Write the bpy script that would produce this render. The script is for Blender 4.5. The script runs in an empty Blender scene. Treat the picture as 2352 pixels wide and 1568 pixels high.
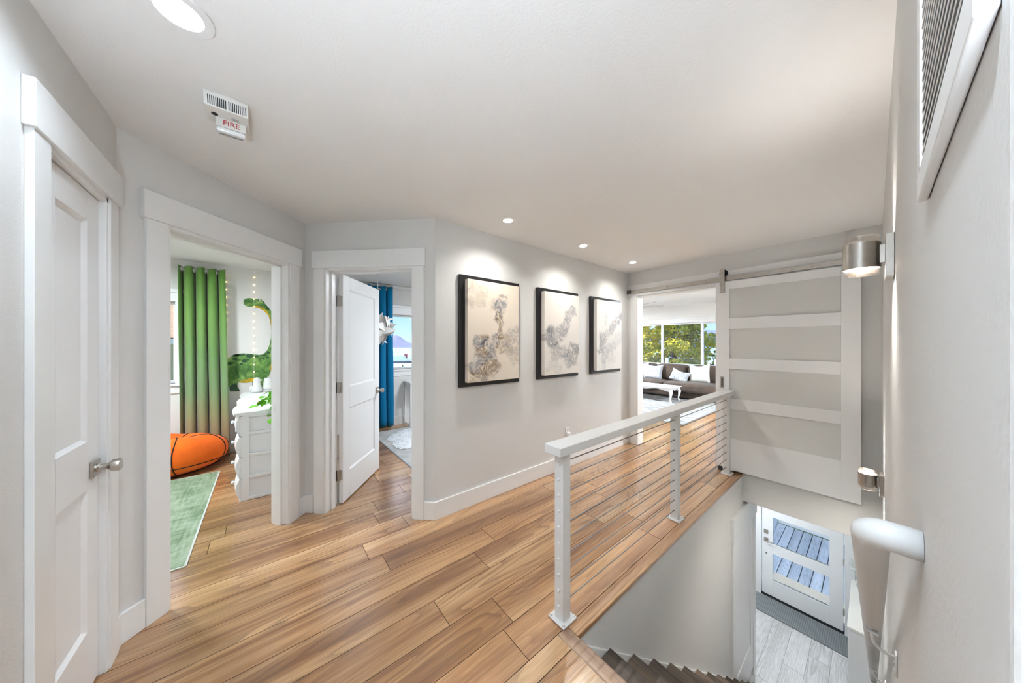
import bpy, bmesh, math, random
from mathutils import Vector, Matrix
import numpy as np
random.seed(7); np.random.seed(7)
sc = bpy.context.scene
COL = sc.collection
PI = math.pi
Q = math.sqrt(.5)

# ------------------------------------------------------------------ camera
cam_d = bpy.data.cameras.new('camera'); cam = bpy.data.objects.new('camera', cam_d); COL.objects.link(cam)
PSI = math.radians(50.538)
cam.location = (0, 0, 1.4212); cam.rotation_euler = (PI/2, 0, PSI)
cam_d.sensor_fit = 'HORIZONTAL'; cam_d.sensor_width = 36; cam_d.lens = 686.03/2352*36
cam_d.shift_x = 1.39/2352; cam_d.shift_y = 5.67/2352
cam_d.clip_start = .01; cam_d.clip_end = 20000
sc.camera = cam

# ------------------------------------------------------------------ world, sun, exposure
sc.view_settings.view_transform = 'Standard'; sc.view_settings.look = 'None'
sc.view_settings.exposure = 0.86; sc.view_settings.gamma = 1.0; sc.view_settings.use_curve_mapping = False
cy = sc.cycles
cy.max_bounces = 6; cy.diffuse_bounces = 4; cy.glossy_bounces = 3; cy.transmission_bounces = 3; cy.transparent_max_bounces = 10
cy.use_adaptive_sampling = True; cy.adaptive_threshold = .06; cy.adaptive_min_samples = 20; cy.use_light_tree = False
cy.sample_clamp_indirect = 40; cy.caustics_reflective = False; cy.caustics_refractive = False
cy.use_denoising = True

SKY_STRENGTH = .70
w = bpy.data.worlds.new('world'); sc.world = w; w.use_nodes = True
nt = w.node_tree; nt.nodes.clear()
o_ = nt.nodes.new('ShaderNodeOutputWorld'); b_ = nt.nodes.new('ShaderNodeBackground')
tc = nt.nodes.new('ShaderNodeTexCoord'); sx = nt.nodes.new('ShaderNodeSeparateXYZ')
cr = nt.nodes.new('ShaderNodeValToRGB')
cr.color_ramp.elements[0].position = 0.0; cr.color_ramp.elements[0].color = (.62, .86, 1.0, 1)
cr.color_ramp.elements[1].position = .55; cr.color_ramp.elements[1].color = (.13, .36, .80, 1)
e = cr.color_ramp.elements.new(.16); e.color = (.24, .62, .95, 1)
nz = nt.nodes.new('ShaderNodeTexNoise'); nz.inputs['Scale'].default_value = 3.2; nz.inputs['Detail'].default_value = 6
mp = nt.nodes.new('ShaderNodeMapping'); mp.inputs['Scale'].default_value = (1, 1, 3.2); mp.inputs['Location'].default_value = (0.35, .2, .1)
cl = nt.nodes.new('ShaderNodeValToRGB'); cl.color_ramp.elements[0].position = .54; cl.color_ramp.elements[1].position = .70
mx = nt.nodes.new('ShaderNodeMixRGB'); mx.inputs['Color2'].default_value = (.95, .97, 1, 1)
L = nt.links.new
L(tc.outputs['Generated'], sx.inputs[0]); L(sx.outputs['Z'], cr.inputs[0])
L(tc.outputs['Generated'], mp.inputs[0]); L(mp.outputs[0], nz.inputs['Vector']); L(nz.outputs['Fac'], cl.inputs[0])
L(cl.outputs[0], mx.inputs['Fac']); L(cr.outputs[0], mx.inputs['Color1']); L(mx.outputs[0], b_.inputs['Color'])
b_.inputs['Strength'].default_value = SKY_STRENGTH
L(b_.outputs[0], o_.inputs[0])

sun_d = bpy.data.lights.new('sun', 'SUN'); sun = bpy.data.objects.new('sun', sun_d); COL.objects.link(sun)
sun_d.energy = 6.5; sun_d.angle = .01; sun_d.color = (1, .93, .80)
sun.rotation_euler = Vector((.42, .28, -.86)).to_track_quat('-Z', 'Y').to_euler()

# ------------------------------------------------------------------ helpers
class MB:
    def __init__(s): s.v = []; s.f = []
    def add(s, vs, fs):
        n = len(s.v); s.v += [tuple(a) for a in vs]; s.f += [tuple(i+n for i in f) for f in fs]; return s
    def box(s, x0, x1, y0, y1, z0, z1):
        if x0 > x1: x0, x1 = x1, x0
        if y0 > y1: y0, y1 = y1, y0
        if z0 > z1: z0, z1 = z1, z0
        vs = [(x0,y0,z0),(x1,y0,z0),(x1,y1,z0),(x0,y1,z0),(x0,y0,z1),(x1,y0,z1),(x1,y1,z1),(x0,y1,z1)]
        return s.add(vs, [(0,3,2,1),(4,5,6,7),(0,1,5,4),(1,2,6,5),(2,3,7,6),(3,0,4,7)])
    def fbox(s, F, u0, u1, v0, v1, z0, z1):
        """box in frame F=(origin2d, udir, vdir)"""
        (ox, oy), (ux, uy), (vx, vy) = F
        if u0 > u1: u0, u1 = u1, u0
        if v0 > v1: v0, v1 = v1, v0
        P = lambda u, v, z: (ox+u*ux+v*vx, oy+u*uy+v*vy, z)
        vs = [P(u0,v0,z0),P(u1,v0,z0),P(u1,v1,z0),P(u0,v1,z0),P(u0,v0,z1),P(u1,v0,z1),P(u1,v1,z1),P(u0,v1,z1)]
        fs = [(0,3,2,1),(4,5,6,7),(0,1,5,4),(1,2,6,5),(2,3,7,6),(3,0,4,7)]
        if ux*vy-uy*vx < 0: fs = [f[::-1] for f in fs]
        return s.add(vs, fs)
    def cyl(s, p0, p1, r0, r1=None, n=20, caps=True):
        r1 = r0 if r1 is None else r1
        p0 = Vector(p0); p1 = Vector(p1); d = (p1-p0).normalized()
        a = d.orthogonal().normalized(); b = d.cross(a)
        vs = []
        for p, r in ((p0, r0), (p1, r1)):
            for i in range(n):
                t = 2*PI*i/n; vs.append(p+a*(r*math.cos(t))+b*(r*math.sin(t)))
        fs = [(i, (i+1) % n, n+(i+1) % n, n+i) for i in range(n)]
        if caps: fs += [tuple(range(n))[::-1], tuple(range(n, 2*n))]
        return s.add(vs, fs)
    def ring(s, c, axis, r_in, r_out, h, n=32):
        """flat annulus with thickness h along axis from c"""
        c = Vector(c); d = Vector(axis).normalized(); a = d.orthogonal().normalized(); b = d.cross(a)
        vs = []
        for k, r in ((0, r_in), (0, r_out), (h, r_out), (h, r_in)):
            for i in range(n):
                t = 2*PI*i/n; vs.append(c+d*k+a*(r*math.cos(t))+b*(r*math.sin(t)))
        fs = []
        for q in range(4):
            q2 = (q+1) % 4
            for i in range(n):
                j = (i+1) % n; fs.append((q*n+i, q2*n+i, q2*n+j, q*n+j))
        return s.add(vs, fs)
    def tube(s, pts, r, n=10, caps=True):
        pts = [Vector(p) for p in pts]; m = len(pts); rr = r if hasattr(r, '__len__') else [r]*m
        vs = []; prev = None
        for i, p in enumerate(pts):
            d = (pts[min(i+1, m-1)]-pts[max(i-1, 0)]).normalized()
            a = d.orthogonal().normalized() if prev is None else (prev-d*prev.dot(d)).normalized()
            prev = a; b = d.cross(a)
            for k in range(n):
                t = 2*PI*k/n; vs.append(p+a*(rr[i]*math.cos(t))+b*(rr[i]*math.sin(t)))
        fs = []
        for i in range(m-1):
            for k in range(n):
                k2 = (k+1) % n; fs.append((i*n+k, i*n+k2, (i+1)*n+k2, (i+1)*n+k))
        if caps: fs += [tuple(range(n))[::-1], tuple(range((m-1)*n, m*n))]
        return s.add(vs, fs)
    def lathe(s, prof, c, n=24, axis=(0, 0, 1)):
        c = Vector(c); d = Vector(axis).normalized(); a = d.orthogonal().normalized(); b = d.cross(a)
        vs = []
        for r, z in prof:
            for i in range(n):
                t = 2*PI*i/n; vs.append(c+d*z+a*(r*math.cos(t))+b*(r*math.sin(t)))
        fs = []
        for q in range(len(prof)-1):
            for i in range(n):
                j = (i+1) % n; fs.append((q*n+i, q*n+j, (q+1)*n+j, (q+1)*n+i))
        fs += [tuple(range(n))[::-1], tuple(range((len(prof)-1)*n, len(prof)*n))]
        return s.add(vs, fs)
    def grid(s, fn, nu, nv, closed_u=False):
        vs = [fn(i/(nu-1 if not closed_u else nu), j/(nv-1)) for j in range(nv) for i in range(nu)]
        fs = []
        for j in range(nv-1):
            for i in range(nu if closed_u else nu-1):
                i2 = (i+1) % nu; fs.append((j*nu+i, j*nu+i2, (j+1)*nu+i2, (j+1)*nu+i))
        return s.add(vs, fs)
    def ellip(s, c, r, nu=20, nv=12):
        c = Vector(c)
        def fn(u, v):
            t = 2*PI*u; p = -PI/2+PI*min(max(v, .004), .996)
            return (c.x+r[0]*math.cos(p)*math.cos(t), c.y+r[1]*math.cos(p)*math.sin(t), c.z+r[2]*math.sin(p))
        return s.grid(fn, nu, nv, True)
    def prism(s, poly, to3, d):
        """poly 2D list -> extruded plate; to3(a,b,k) maps, k in {0,d}"""
        from mathutils.geometry import tessellate_polygon
        n = len(poly)
        vs = [to3(a, b, 0) for a, b in poly]+[to3(a, b, d) for a, b in poly]
        tris = tessellate_polygon([[Vector((a, b, 0)) for a, b in poly]])
        fs = [tuple(t) for t in tris]+[tuple(i+n for i in t[::-1]) for t in tris]
        fs += [(i, (i+1) % n, n+(i+1) % n, n+i) for i in range(n)]
        return s.add(vs, fs)
    def build(s, name, mat, parent=None, smooth=False, bevel=0, sub=0, solid=0, loc=None, recalc=True, seg=2):
        base = Vector((0, 0, 0))
        if parent is not None: base = wloc(parent)
        org = Vector(loc) if loc is not None else base
        me = bpy.data.meshes.new(name)
        me.from_pydata([tuple(Vector(v)-org) for v in s.v], [], s.f)
        if recalc:
            bm = bmesh.new(); bm.from_mesh(me); bmesh.ops.recalc_face_normals(bm, faces=bm.faces); bm.to_mesh(me); bm.free()
        me.materials.append(mat)
        if smooth:
            for p in me.polygons: p.use_smooth = True
        o = bpy.data.objects.new(name, me); COL.objects.link(o)
        if parent is not None:
            o.parent = parent; o.location = org-base
        else: o.location = org
        if solid:
            m = o.modifiers.new('solid', 'SOLIDIFY'); m.thickness = solid; m.offset = 0
        if bevel:
            m = o.modifiers.new('bevel', 'BEVEL'); m.width = bevel; m.segments = seg; m.limit_method = 'ANGLE'; m.angle_limit = math.radians(35)
            if not smooth:
                for p in me.polygons: p.use_smooth = True
                m.harden_normals = True
        if sub:
            m = o.modifiers.new('sub', 'SUBSURF'); m.levels = sub; m.render_levels = sub
        return o
WL = {}
def wloc(o):
    v = Vector(o.location)
    p = o.parent
    while p: v = v+Vector(p.location); p = p.parent
    return v
def tag(o, label=None, cat=None, group=None, kind=None):
    if label: o['label'] = label
    if cat: o['category'] = cat
    if group: o['group'] = group
    if kind: o['kind'] = kind
    return o
def thing(name, label, cat, loc=(0, 0, 0), group=None, kind=None):
    o = bpy.data.objects.new(name, None); o.empty_display_size = .1; COL.objects.link(o); o.location = loc
    return tag(o, label, cat, group, kind)
def struct(o, label, cat): return tag(o, label, cat, None, 'structure')
def copy_tree(o, parent=None):
    c = o.copy(); COL.objects.link(c)
    if parent is not None: c.parent = parent; c.matrix_parent_inverse = o.matrix_parent_inverse
    for ch in [x for x in bpy.data.objects if x.parent == o]: copy_tree(ch, c)
    return c

# ------------------------------------------------------------------ materials
def mat(name, col, rough=.5, metal=0, spec=.5, bump=0, bscale=200, var=0, vscale=3, emit=None, estr=0, coat=0, sheen=0):
    m = bpy.data.materials.new(name); m.use_nodes = True; nt = m.node_tree; p = nt.nodes['Principled BSDF']
    p.inputs['Base Color'].default_value = (*col, 1); p.inputs['Roughness'].default_value = rough; p.inputs['Metallic'].default_value = metal
    p.inputs['Specular IOR Level'].default_value = spec; p.inputs['Coat Weight'].default_value = coat; p.inputs['Sheen Weight'].default_value = sheen
    if emit: p.inputs['Emission Color'].default_value = (*emit, 1); p.inputs['Emission Strength'].default_value = estr
    if bump or var:
        tc = nt.nodes.new('ShaderNodeTexCoord')
        if bump:
            n = nt.nodes.new('ShaderNodeTexNoise'); n.inputs['Scale'].default_value = bscale; n.inputs['Detail'].default_value = 1
            b = nt.nodes.new('ShaderNodeBump'); b.inputs['Strength'].default_value = bump; b.inputs['Distance'].default_value = .004
            nt.links.new(tc.outputs['Object'], n.inputs['Vector']); nt.links.new(n.outputs['Fac'], b.inputs['Height']); nt.links.new(b.outputs[0], p.inputs['Normal'])
        if var:
            n = nt.nodes.new('ShaderNodeTexNoise'); n.inputs['Scale'].default_value = vscale; n.inputs['Detail'].default_value = 5
            h = nt.nodes.new('ShaderNodeHueSaturation'); h.inputs['Color'].default_value = (*col, 1)
            r = nt.nodes.new('ShaderNodeMapRange'); r.inputs['From Min'].default_value = .3; r.inputs['From Max'].default_value = .7
            r.inputs['To Min'].default_value = 1-var; r.inputs['To Max'].default_value = 1+var
            nt.links.new(tc.outputs['Object'], n.inputs['Vector']); nt.links.new(n.outputs['Fac'], r.inputs['Value']); nt.links.new(r.outputs[0], h.inputs['Value']); nt.links.new(h.outputs[0], p.inputs['Base Color'])
    return m
class NT:
    """small node helper"""
    def __init__(s, name):
        s.m = bpy.data.materials.new(name); s.m.use_nodes = True; s.t = s.m.node_tree; s.p = s.t.nodes['Principled BSDF']
    def n(s, typ, ins=None, **attrs):
        x = s.t.nodes.new('ShaderNode'+typ)
        for k, v in attrs.items(): setattr(x, k, v)
        for k, v in (ins or {}).items():
            if hasattr(v, 'is_linked') or isinstance(v, bpy.types.NodeSocket): s.t.links.new(v, x.inputs[k])
            else: x.inputs[k].default_value = v
        return x
    def l(s, a, b): s.t.links.new(a, b)
    def math(s, op, a, b=0, c=None):
        ins = {0: a, 1: b}
        if c is not None: ins[2] = c
        return s.n('Math', ins, operation=op).outputs[0]
    def ramp(s, fac, stops, interp='LINEAR'):
        r = s.n('ValToRGB', {0: fac}); c = r.color_ramp; c.interpolation = interp
        while len(c.elements) < len(stops): c.elements.new(.5)
        for e, (p, col) in zip(c.elements, stops): e.position = p; e.color = (*col, 1)
        return r.outputs[0]
    def mix(s, f, a, b, mode='MIX'):
        return s.n('MixRGB', {0: f, 1: a, 2: b}, blend_type=mode).outputs[0]
    def bump(s, h, strength=.2, dist=.002):
        b = s.n('Bump', {'Height': h, 'Strength': strength, 'Distance': dist}); s.l(b.outputs[0], s.p.inputs['Normal'])

M = {}
M['wall'] = mat('wall_paint', (.69, .682, .665), .55, spec=.3, bump=.10, bscale=170)
M['ceil'] = mat('ceiling_paint', (.83, .825, .815), .7, spec=.2, bump=.22, bscale=120)
M['trim'] = mat('trim_paint', (.80, .80, .79), .32, spec=.45)
M['white'] = mat('white_satin', (.82, .82, .82), .35)
M['roomwall'] = mat('room_wall_paint', (.78, .765, .74), .6, spec=.3, bump=.08, bscale=170)
M['nickel'] = mat('brushed_nickel', (.50, .47, .43), .30, metal=1, var=.08, vscale=30)
M['steel'] = mat('steel_cable', (.26, .255, .25), .35, metal=1)
M['dark'] = mat('dark_slot', (.012, .012, .012), .6)
M['black'] = mat('black_frame', (.014, .014, .016), .35)
M['rail'] = mat('railing_powder_coat', (.66, .66, .65), .38)
M['plastic'] = mat('alarm_plastic', (.74, .73, .69), .35)
M['red'] = mat('red_print', (.45, .02, .03), .5)
M['lamp'] = mat('lamp_lens', (1, .9, .75), .4, emit=(1, .66, .28), estr=2.0)
M['sconce'] = mat('sconce_diffuser', (1, .9, .75), .4, emit=(1, .74, .44), estr=1.6)
M['fairy'] = mat('fairy_bulb', (1, .8, .4), .4, emit=(1, .72, .28), estr=6)
M['frost'] = mat('frosted_panel', (.66, .655, .635), .42, spec=.4)
M['brown'] = mat('sofa_fabric', (.085, .060, .046), .85, var=.25, vscale=5, sheen=.15, bump=.15, bscale=260)
M['linen'] = mat('linen_white', (.66, .67, .645), .85, bump=.2, bscale=160)
M['fur'] = mat('white_fur', (.80, .83, .86), .95, bump=.5, bscale=70)
M['sage'] = mat('plant_leaf', (.15, .50, .02), .4, var=.3, vscale=14)
M['concrete'] = mat('deck_frame', (.55, .58, .62), .7)

def glass_mat(name, tint=(1, 1, 1), refl=.9):
    g = NT(name); g.t.nodes.remove(g.p)
    t = g.n('BsdfTransparent', {'Color': (*tint, 1)}); s = g.n('BsdfGlossy', {'Color': (refl, refl, refl, 1), 'Roughness': .02})
    f = g.n('Fresnel', {'IOR': 1.45}); mx = g.n('MixShader', {0: f.outputs[0], 1: t.outputs[0], 2: s.outputs[0]})
    g.l(mx.outputs[0], g.t.nodes['Material Output'].inputs[0]); return g.m
M['glass'] = glass_mat('window_glass')
def ring_glass():
    g = NT('clear_glass'); g.t.nodes.remove(g.p)
    t = g.n('BsdfTransparent', {'Color': (.97, .95, .93, 1)}); s = g.n('BsdfGlossy', {'Color': (.9, .88, .86, 1), 'Roughness': .10})
    mx = g.n('MixShader', {0: .10, 1: t.outputs[0], 2: s.outputs[0]}); g.l(mx.outputs[0], g.t.nodes['Material Output'].inputs[0]); return g.m
M['glassring'] = ring_glass()

def wood(name, cols, rough=.3, scale=1., dark=.5, coat=.0, spec=.5, axis='Y', pv_=(.84, 1.14)):
    g = NT(name)
    tc = g.n('TexCoord'); oi = g.n('ObjectInfo')
    rnd = oi.outputs['Random']
    off = g.n('CombineXYZ', {0: g.math('MULTIPLY', rnd, 37.), 1: g.math('MULTIPLY', rnd, 91.), 2: g.math('MULTIPLY', rnd, 17.)})
    base = g.n('VectorMath', {0: tc.outputs['Object'], 1: off.outputs[0]}, operation='ADD')
    S = lambda a, l: (a*scale, l*scale, a*scale) if axis == 'Y' else (l*scale, a*scale, a*scale)
    # cathedral figure: thin dark iso-lines of a stretched low frequency field
    m1 = g.n('Mapping', {'Vector': base.outputs[0], 'Scale': S(4.2, .42)})
    fld = g.n('TexNoise', {'Vector': m1.outputs[0], 'Scale': 1., 'Detail': 2., 'Roughness': .42, 'Distortion': .25})
    saw = g.math('FRACT', g.math('MULTIPLY', fld.outputs['Fac'], 24.))
    fig = g.n('MapRange', {'Value': saw, 'From Min': 0., 'From Max': .55, 'To Min': 1., 'To Max': 0.}, interpolation_type='SMOOTHSTEP').outputs[0]
    figm = g.n('TexNoise', {'Vector': m1.outputs[0], 'Scale': .9, 'Detail': 2.})
    figa = g.n('MapRange', {'Value': figm.outputs['Fac'], 'From Min': .38, 'From Max': .62, 'To Min': .10, 'To Max': .55}).outputs[0]
    # streaks
    m2 = g.n('Mapping', {'Vector': base.outputs[0], 'Scale': S(34, .55)})
    stk = g.n('TexNoise', {'Vector': m2.outputs[0], 'Scale': 1., 'Detail': 3., 'Roughness': .6})
    # broad tone
    m3 = g.n('Mapping', {'Vector': base.outputs[0], 'Scale': S(6, .45)})
    brd = g.n('TexNoise', {'Vector': m3.outputs[0], 'Scale': 1., 'Detail': 1.})
    # pores
    m4 = g.n('Mapping', {'Vector': base.outputs[0], 'Scale': S(150, 6)})
    fine = g.n('TexNoise', {'Vector': m4.outputs[0], 'Scale': 1., 'Detail': 2., 'Roughness': .65})
    f = g.math('ADD', g.math('MULTIPLY', brd.outputs['Fac'], .62), g.math('MULTIPLY', stk.outputs['Fac'], .38))
    c = g.ramp(f, [(.36, cols[0]), (.46, cols[1]), (.55, cols[2]), (.66, cols[3])])
    c = g.mix(g.math('MULTIPLY', fig, figa), c, (*[a*.62 for a in cols[0]], 1))
    # dark checks and knots
    m5 = g.n('Mapping', {'Vector': base.outputs[0], 'Scale': S(15, 1.3)})
    kn = g.n('TexNoise', {'Vector': m5.outputs[0], 'Scale': 1., 'Detail': 3., 'Roughness': .62, 'Distortion': .7})
    kf = g.n('MapRange', {'Value': kn.outputs['Fac'], 'From Min': .64, 'From Max': .74, 'To Min': 0., 'To Max': dark})
    c = g.mix(kf.outputs[0], c, (*[a*.35 for a in cols[0]], 1))
    ff = g.n('MapRange', {'Value': fine.outputs['Fac'], 'From Min': .3, 'From Max': .7, 'To Min': .82, 'To Max': 1.13})
    pv = g.n('MapRange', {'Value': rnd, 'To Min': pv_[0], 'To Max': pv_[1]})
    hs = g.n('HueSaturation', {'Color': c, 'Value': g.math('MULTIPLY', ff.outputs[0], pv.outputs[0])})
    g.l(hs.outputs[0], g.p.inputs['Base Color'])
    g.p.inputs['Roughness'].default_value = rough; g.p.inputs['Coat Weight'].default_value = coat; g.p.inputs['Coat Roughness'].default_value = .20; g.p.inputs['Coat IOR'].default_value = 2.0
    g.p.inputs['Specular IOR Level'].default_value = spec
    g.bump(fine.outputs['Fac'], .10, .001)
    return g.m
M['oak'] = wood('oak_plank', [(.228, .098, .034), (.375, .184, .071), (.490, .270, .118), (.585, .360, .180)], .40, 1., .6, coat=.9, spec=.3)
M['oakdark'] = wood('oak_tread', [(.075, .058, .045), (.125, .100, .078), (.175, .135, .105), (.26, .165, .095)], .45, 1., .3, axis='X')
M['greyoak'] = wood('grey_plank', [(.52, .51, .50), (.58, .575, .57), (.62, .615, .61), (.66, .66, .655)], .45, 1., .25, pv_=(.92, 1.05))
M['deck'] = wood('deck_board', [(.30, .35, .45), (.37, .43, .53), (.43, .49, .60), (.50, .56, .66)], .6, 1., .2, pv_=(.94, 1.05))

# ------------------------------------------------------------------ plan constants (metres)
H = 2.44
XW = -2.261           # picture wall face
YB = 4.052            # barn-door wall face
X0 = .0434            # right wall face
A = Vector((-2.2647, -.5408)); B = Vector((-3.0647, .2592)); C = Vector((-2.2612, 1.0626))
GF = ((A.x, A.y), (-Q, Q), (Q, Q))      # green-room wall: u A->B, v toward hall
LF = ((B.x, B.y), (Q, Q), (Q, -Q))      # blue-room wall: u B->C, v toward hall
XO = -5.36            # outer wall face
ZL = -2.72            # entry floor
YE = 1.174; XE = -.915
FX = ((0, 0), (1, 0), (0, 1))

def wall_mesh(F, L0, L1, v0, v1, z0, z1, holes=()):
    mb = MB()
    us = sorted(set([L0, L1]+[a for h in holes for a in h[:2]]))
    for a, b in zip(us, us[1:]):
        hs = sorted([h for h in holes if h[0] <= a+1e-6 and h[1] >= b-1e-6], key=lambda h: h[2]); z = z0
        for h in hs:
            if h[2] > z+1e-6: mb.fbox(F, a, b, v0, v1, z, h[2])
            z = h[3]
        if z < z1-1e-6: mb.fbox(F, a, b, v0, v1, z, z1)
    return mb

# ------------------------------------------------------------------ structure: walls, ceiling, floors
WH = (0, 2.055)
closet_hole = (-2.127, -1.655, -.25, 2.055)
struct(wall_mesh(FX, A.x-.05, 1.7, A.y-.12, A.y, -.25, H+.05, [closet_hole]).build('wall_closet', M['wall']), 'light grey painted wall above and beside the narrow white closet door', 'wall')
struct(wall_mesh(GF, -.04, 1.131, -.13, 0, -.02, H+.05, [(.186, .963, -.02, 2.055)]).build('wall_left', M['wall']), 'light grey angled wall around the doorway of the dinosaur room', 'wall')
struct(wall_mesh(LF, 0, 1.136, -.13, 0, -.02, H+.05, [(.182, .955, -.02, 2.055)]).build('wall_angled', M['wall']), 'light grey angled wall around the half open panel door', 'wall')
struct(MB().box(XW-.12, XW, C.y, YB+.1, -.02, H+.05).build('wall_picture', M['wall']), 'light grey hallway wall carrying three framed abstract canvases', 'wall')
struct(wall_mesh(FX, -2.45, .3, YB, YB+.138, -.30, 2.62, [(-2.127, -1.10, -.02, 2.095)]).build('wall_back', M['wall']), 'grey end wall behind the sliding barn door', 'wall')
wr = MB().box(X0, 1.75, .275, 6.6, ZL-.05, H+.05).build('wall_right', M['wall'])
struct(wr, 'pale grey wall close on the right with the handrail and sconces', 'wall')
bm = bmesh.new(); bm.from_mesh(wr.data)
ed = [e for e in bm.edges if all(abs(v.co.x-X0) < 1e-4 and abs(v.co.y-.275) < 1e-4 for v in e.verts)]
bmesh.ops.bevel(bm, geom=ed, offset=.014, segments=6, profile=.5, affect='EDGES'); bm.to_mesh(wr.data); bm.free()
for p in wr.data.polygons: p.use_smooth = False
struct(MB().box(1.7, 1.8, A.y-.1, .3, -.2, H+.05).build('wall_corridor', M['wall']), 'grey wall closing the corridor behind the viewpoint', 'wall')
struct(wall_mesh(((XO, 0), (0, 1), (-1, 0)), -2.7, 3.9, 0, .16, -.25, 2.55, [(-1.95, -.839, .945, 1.934), (1.70, 3.30, .975, 1.94)]).build('wall_outer', M['roomwall']), 'pale outer wall of the two side rooms with windows', 'wall')
struct(MB().box(XO-.1, -3.16, .27, .39, -.25, 2.55).build('wall_partition', M['roomwall']), 'pale partition wall between the two side rooms', 'wall')
struct(MB().box(XO-.1, -2.2, -2.6, -2.48, -.25, 2.55).box(-2.34, -2.24, -2.5, -.60, -.25, 2.55).build('wall_dinosaur_room', M['roomwall']), 'pale inner walls of the dinosaur room', 'wall')
struct(MB().box(-2.26, -1.42, -1.45, -1.35, -.25, 2.5).box(-1.50, -1.42, -1.4, A.y-.11, -.25, 2.5).build('wall_closet_inside', M['roomwall']), 'white inner walls of the closet behind the narrow door', 'wall')
struct(MB().box(XO-.1, -2.3, 3.7, 3.82, -.25, 2.55).build('wall_curtain_room', M['roomwall']), 'pale far wall of the room with the blue curtain', 'wall')
struct(wall_mesh(FX, -6.6, 1.1, 9.4, 9.55, -.3, 2.7, [(-5.4, -1.7, .80, 2.035)]).build('wall_window', M['roomwall']), 'white living room wall with the wide window', 'wall')
struct(MB().box(-6.7, -6.6, 4.0, 9.6, -.3, 2.7).box(-6.7, -2.37, 4.06, 4.19, -.3, 2.7).build('wall_living', M['roomwall']), 'white side walls of the living room', 'wall')
struct(MB().box(1.0, 1.1, 6.55, 9.6, -.3, 2.7).build('wall_living_side', M['roomwall']), 'white right wall of the living room', 'wall')
# ceilings
def ceiling_with_cans(name, x0, x1, y0, y1, z, cans, r=.048):
    o = MB().box(x0, x1, y0, y1, z, z+.12).build(name, M['ceil'])
    cut = MB()
    for (x, y, rr) in cans: cut.cyl((x, y, z-.05), (x, y, z+.055), rr, n=40)
    if cans:
        c = cut.build('cutter', M['ceil']); m = o.modifiers.new('b', 'BOOLEAN'); m.object = c; m.operation = 'DIFFERENCE'; m.solver = 'EXACT'
        bpy.context.view_layer.update(); dg = bpy.context.evaluated_depsgraph_get()
        me = bpy.data.meshes.new_from_object(o.evaluated_get(dg)); o.modifiers.clear(); o.data = me
        bpy.data.objects.remove(c)
    return o
CANS = [(-1.915, 1.54, .042), (-1.915, 2.54, .042), (-1.915, 3.535, .042), (-1.355, -.205, .058), (-.15, -.13, .058), (1.0, -.13, .058), (-.42, 1.9, .042), (-.42, 3.1, .042)]
VIS = CANS[:4]
struct(ceiling_with_cans('ceiling', XO-.1, 1.75, -2.55, YB+.02, H, CANS[:6]), 'white textured ceiling with recessed lights over the hallway and side rooms', 'ceiling')
struct(MB().box(-6.65, 1.05, YB+.1, 9.5, 2.555, 2.68).build('ceiling_living_room', M['ceil']), 'white living room ceiling', 'ceiling')
# floors
fl = struct(MB().box(-6.6, -.93, -2.6, 9.45, -.25, -.014).box(-.93, X0+.02, -.6, YE-.02, -.25, -.014).box(X0+.02, 1.7, -.6, .3, -.25, -.014).build('floor', mat('subfloor', (.10, .07, .05), .8)), 'warm oak plank floor running through the hallway and rooms', 'floor')
def plank_mesh(wd, ln, t=.014, e=.0018):
    vs = [(0,0,-t),(wd,0,-t),(wd,ln,-t),(0,ln,-t),(0,0,-e),(wd,0,-e),(wd,ln,-e),(0,ln,-e),(e,e,0),(wd-e,e,0),(wd-e,ln-e,0),(e,ln-e,0)]
    fs = [(3,2,1,0),(0,1,5,4),(1,2,6,5),(2,3,7,6),(3,0,4,7),(4,5,9,8),(5,6,10,9),(6,7,11,10),(7,4,8,11),(8,9,10,11)]
    me = bpy.data.meshes.new('plank'); me.from_pydata(vs, [], fs)
    return me
M['groove'] = mat('plank_edge', (.085, .05, .028), .8, spec=.05)
M['groove_grey'] = mat('grey_plank_edge', (.33, .33, .33), .8, spec=.05)
def edge_slot(me, groove):
    me.materials.append(groove)
    for p in me.polygons:
        if 4 < p.index < 9: p.material_index = 1
def lay(parent, material, x0, x1, y0, y1, z, wd=.188, lmin=1.2, lmax=1.9, seed=1):
    rnd = random.Random(seed); x = x1
    while x > x0+.01:
        xa = max(x-wd, x0); y = y0-rnd.uniform(0, 1.0)
        while y < y1:
            ln = rnd.uniform(lmin, lmax); a = max(y, y0); b = min(y+ln, y1)
            if y1-b < .25: b = y1
            if b-a > .02:
                me = plank_mesh(x-xa, b-a); me.materials.append(material); edge_slot(me, M['groove'] if material == M['oak'] else M['groove_grey'])
                o = bpy.data.objects.new('plank', me); COL.objects.link(o); o.parent = parent; o.location = (xa, a, z)
            y = b
        x = xa
lay(fl, M['oak'], XO, -.985, -1.6, YB+.07, 0, seed=4)
lay(fl, M['oak'], -5.6, -.985, YB+.07, 9.4, 0, seed=6)
lay(fl, M['oak'], -.985, X0, -.54, YE-.07, 0, seed=9)
lay(fl, M['oak'], X0, 1.7, -.54, .275, 0, seed=11)
# nosing strips
MB().box(-.985, XE, YE+.0005, YB, -.026, .0015).build('nosing', M['oak'], fl, bevel=.006)
ns = MB().box(-.985, X0-.001, YE-.07, YE, -.026, .0015).build('nosing', wood('oak_nosing', [(.20, .115, .065), (.30, .18, .11), (.40, .25, .16), (.47, .32, .22)], .34, 1., .4, coat=.3, axis='X'), fl, bevel=.006)
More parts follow.
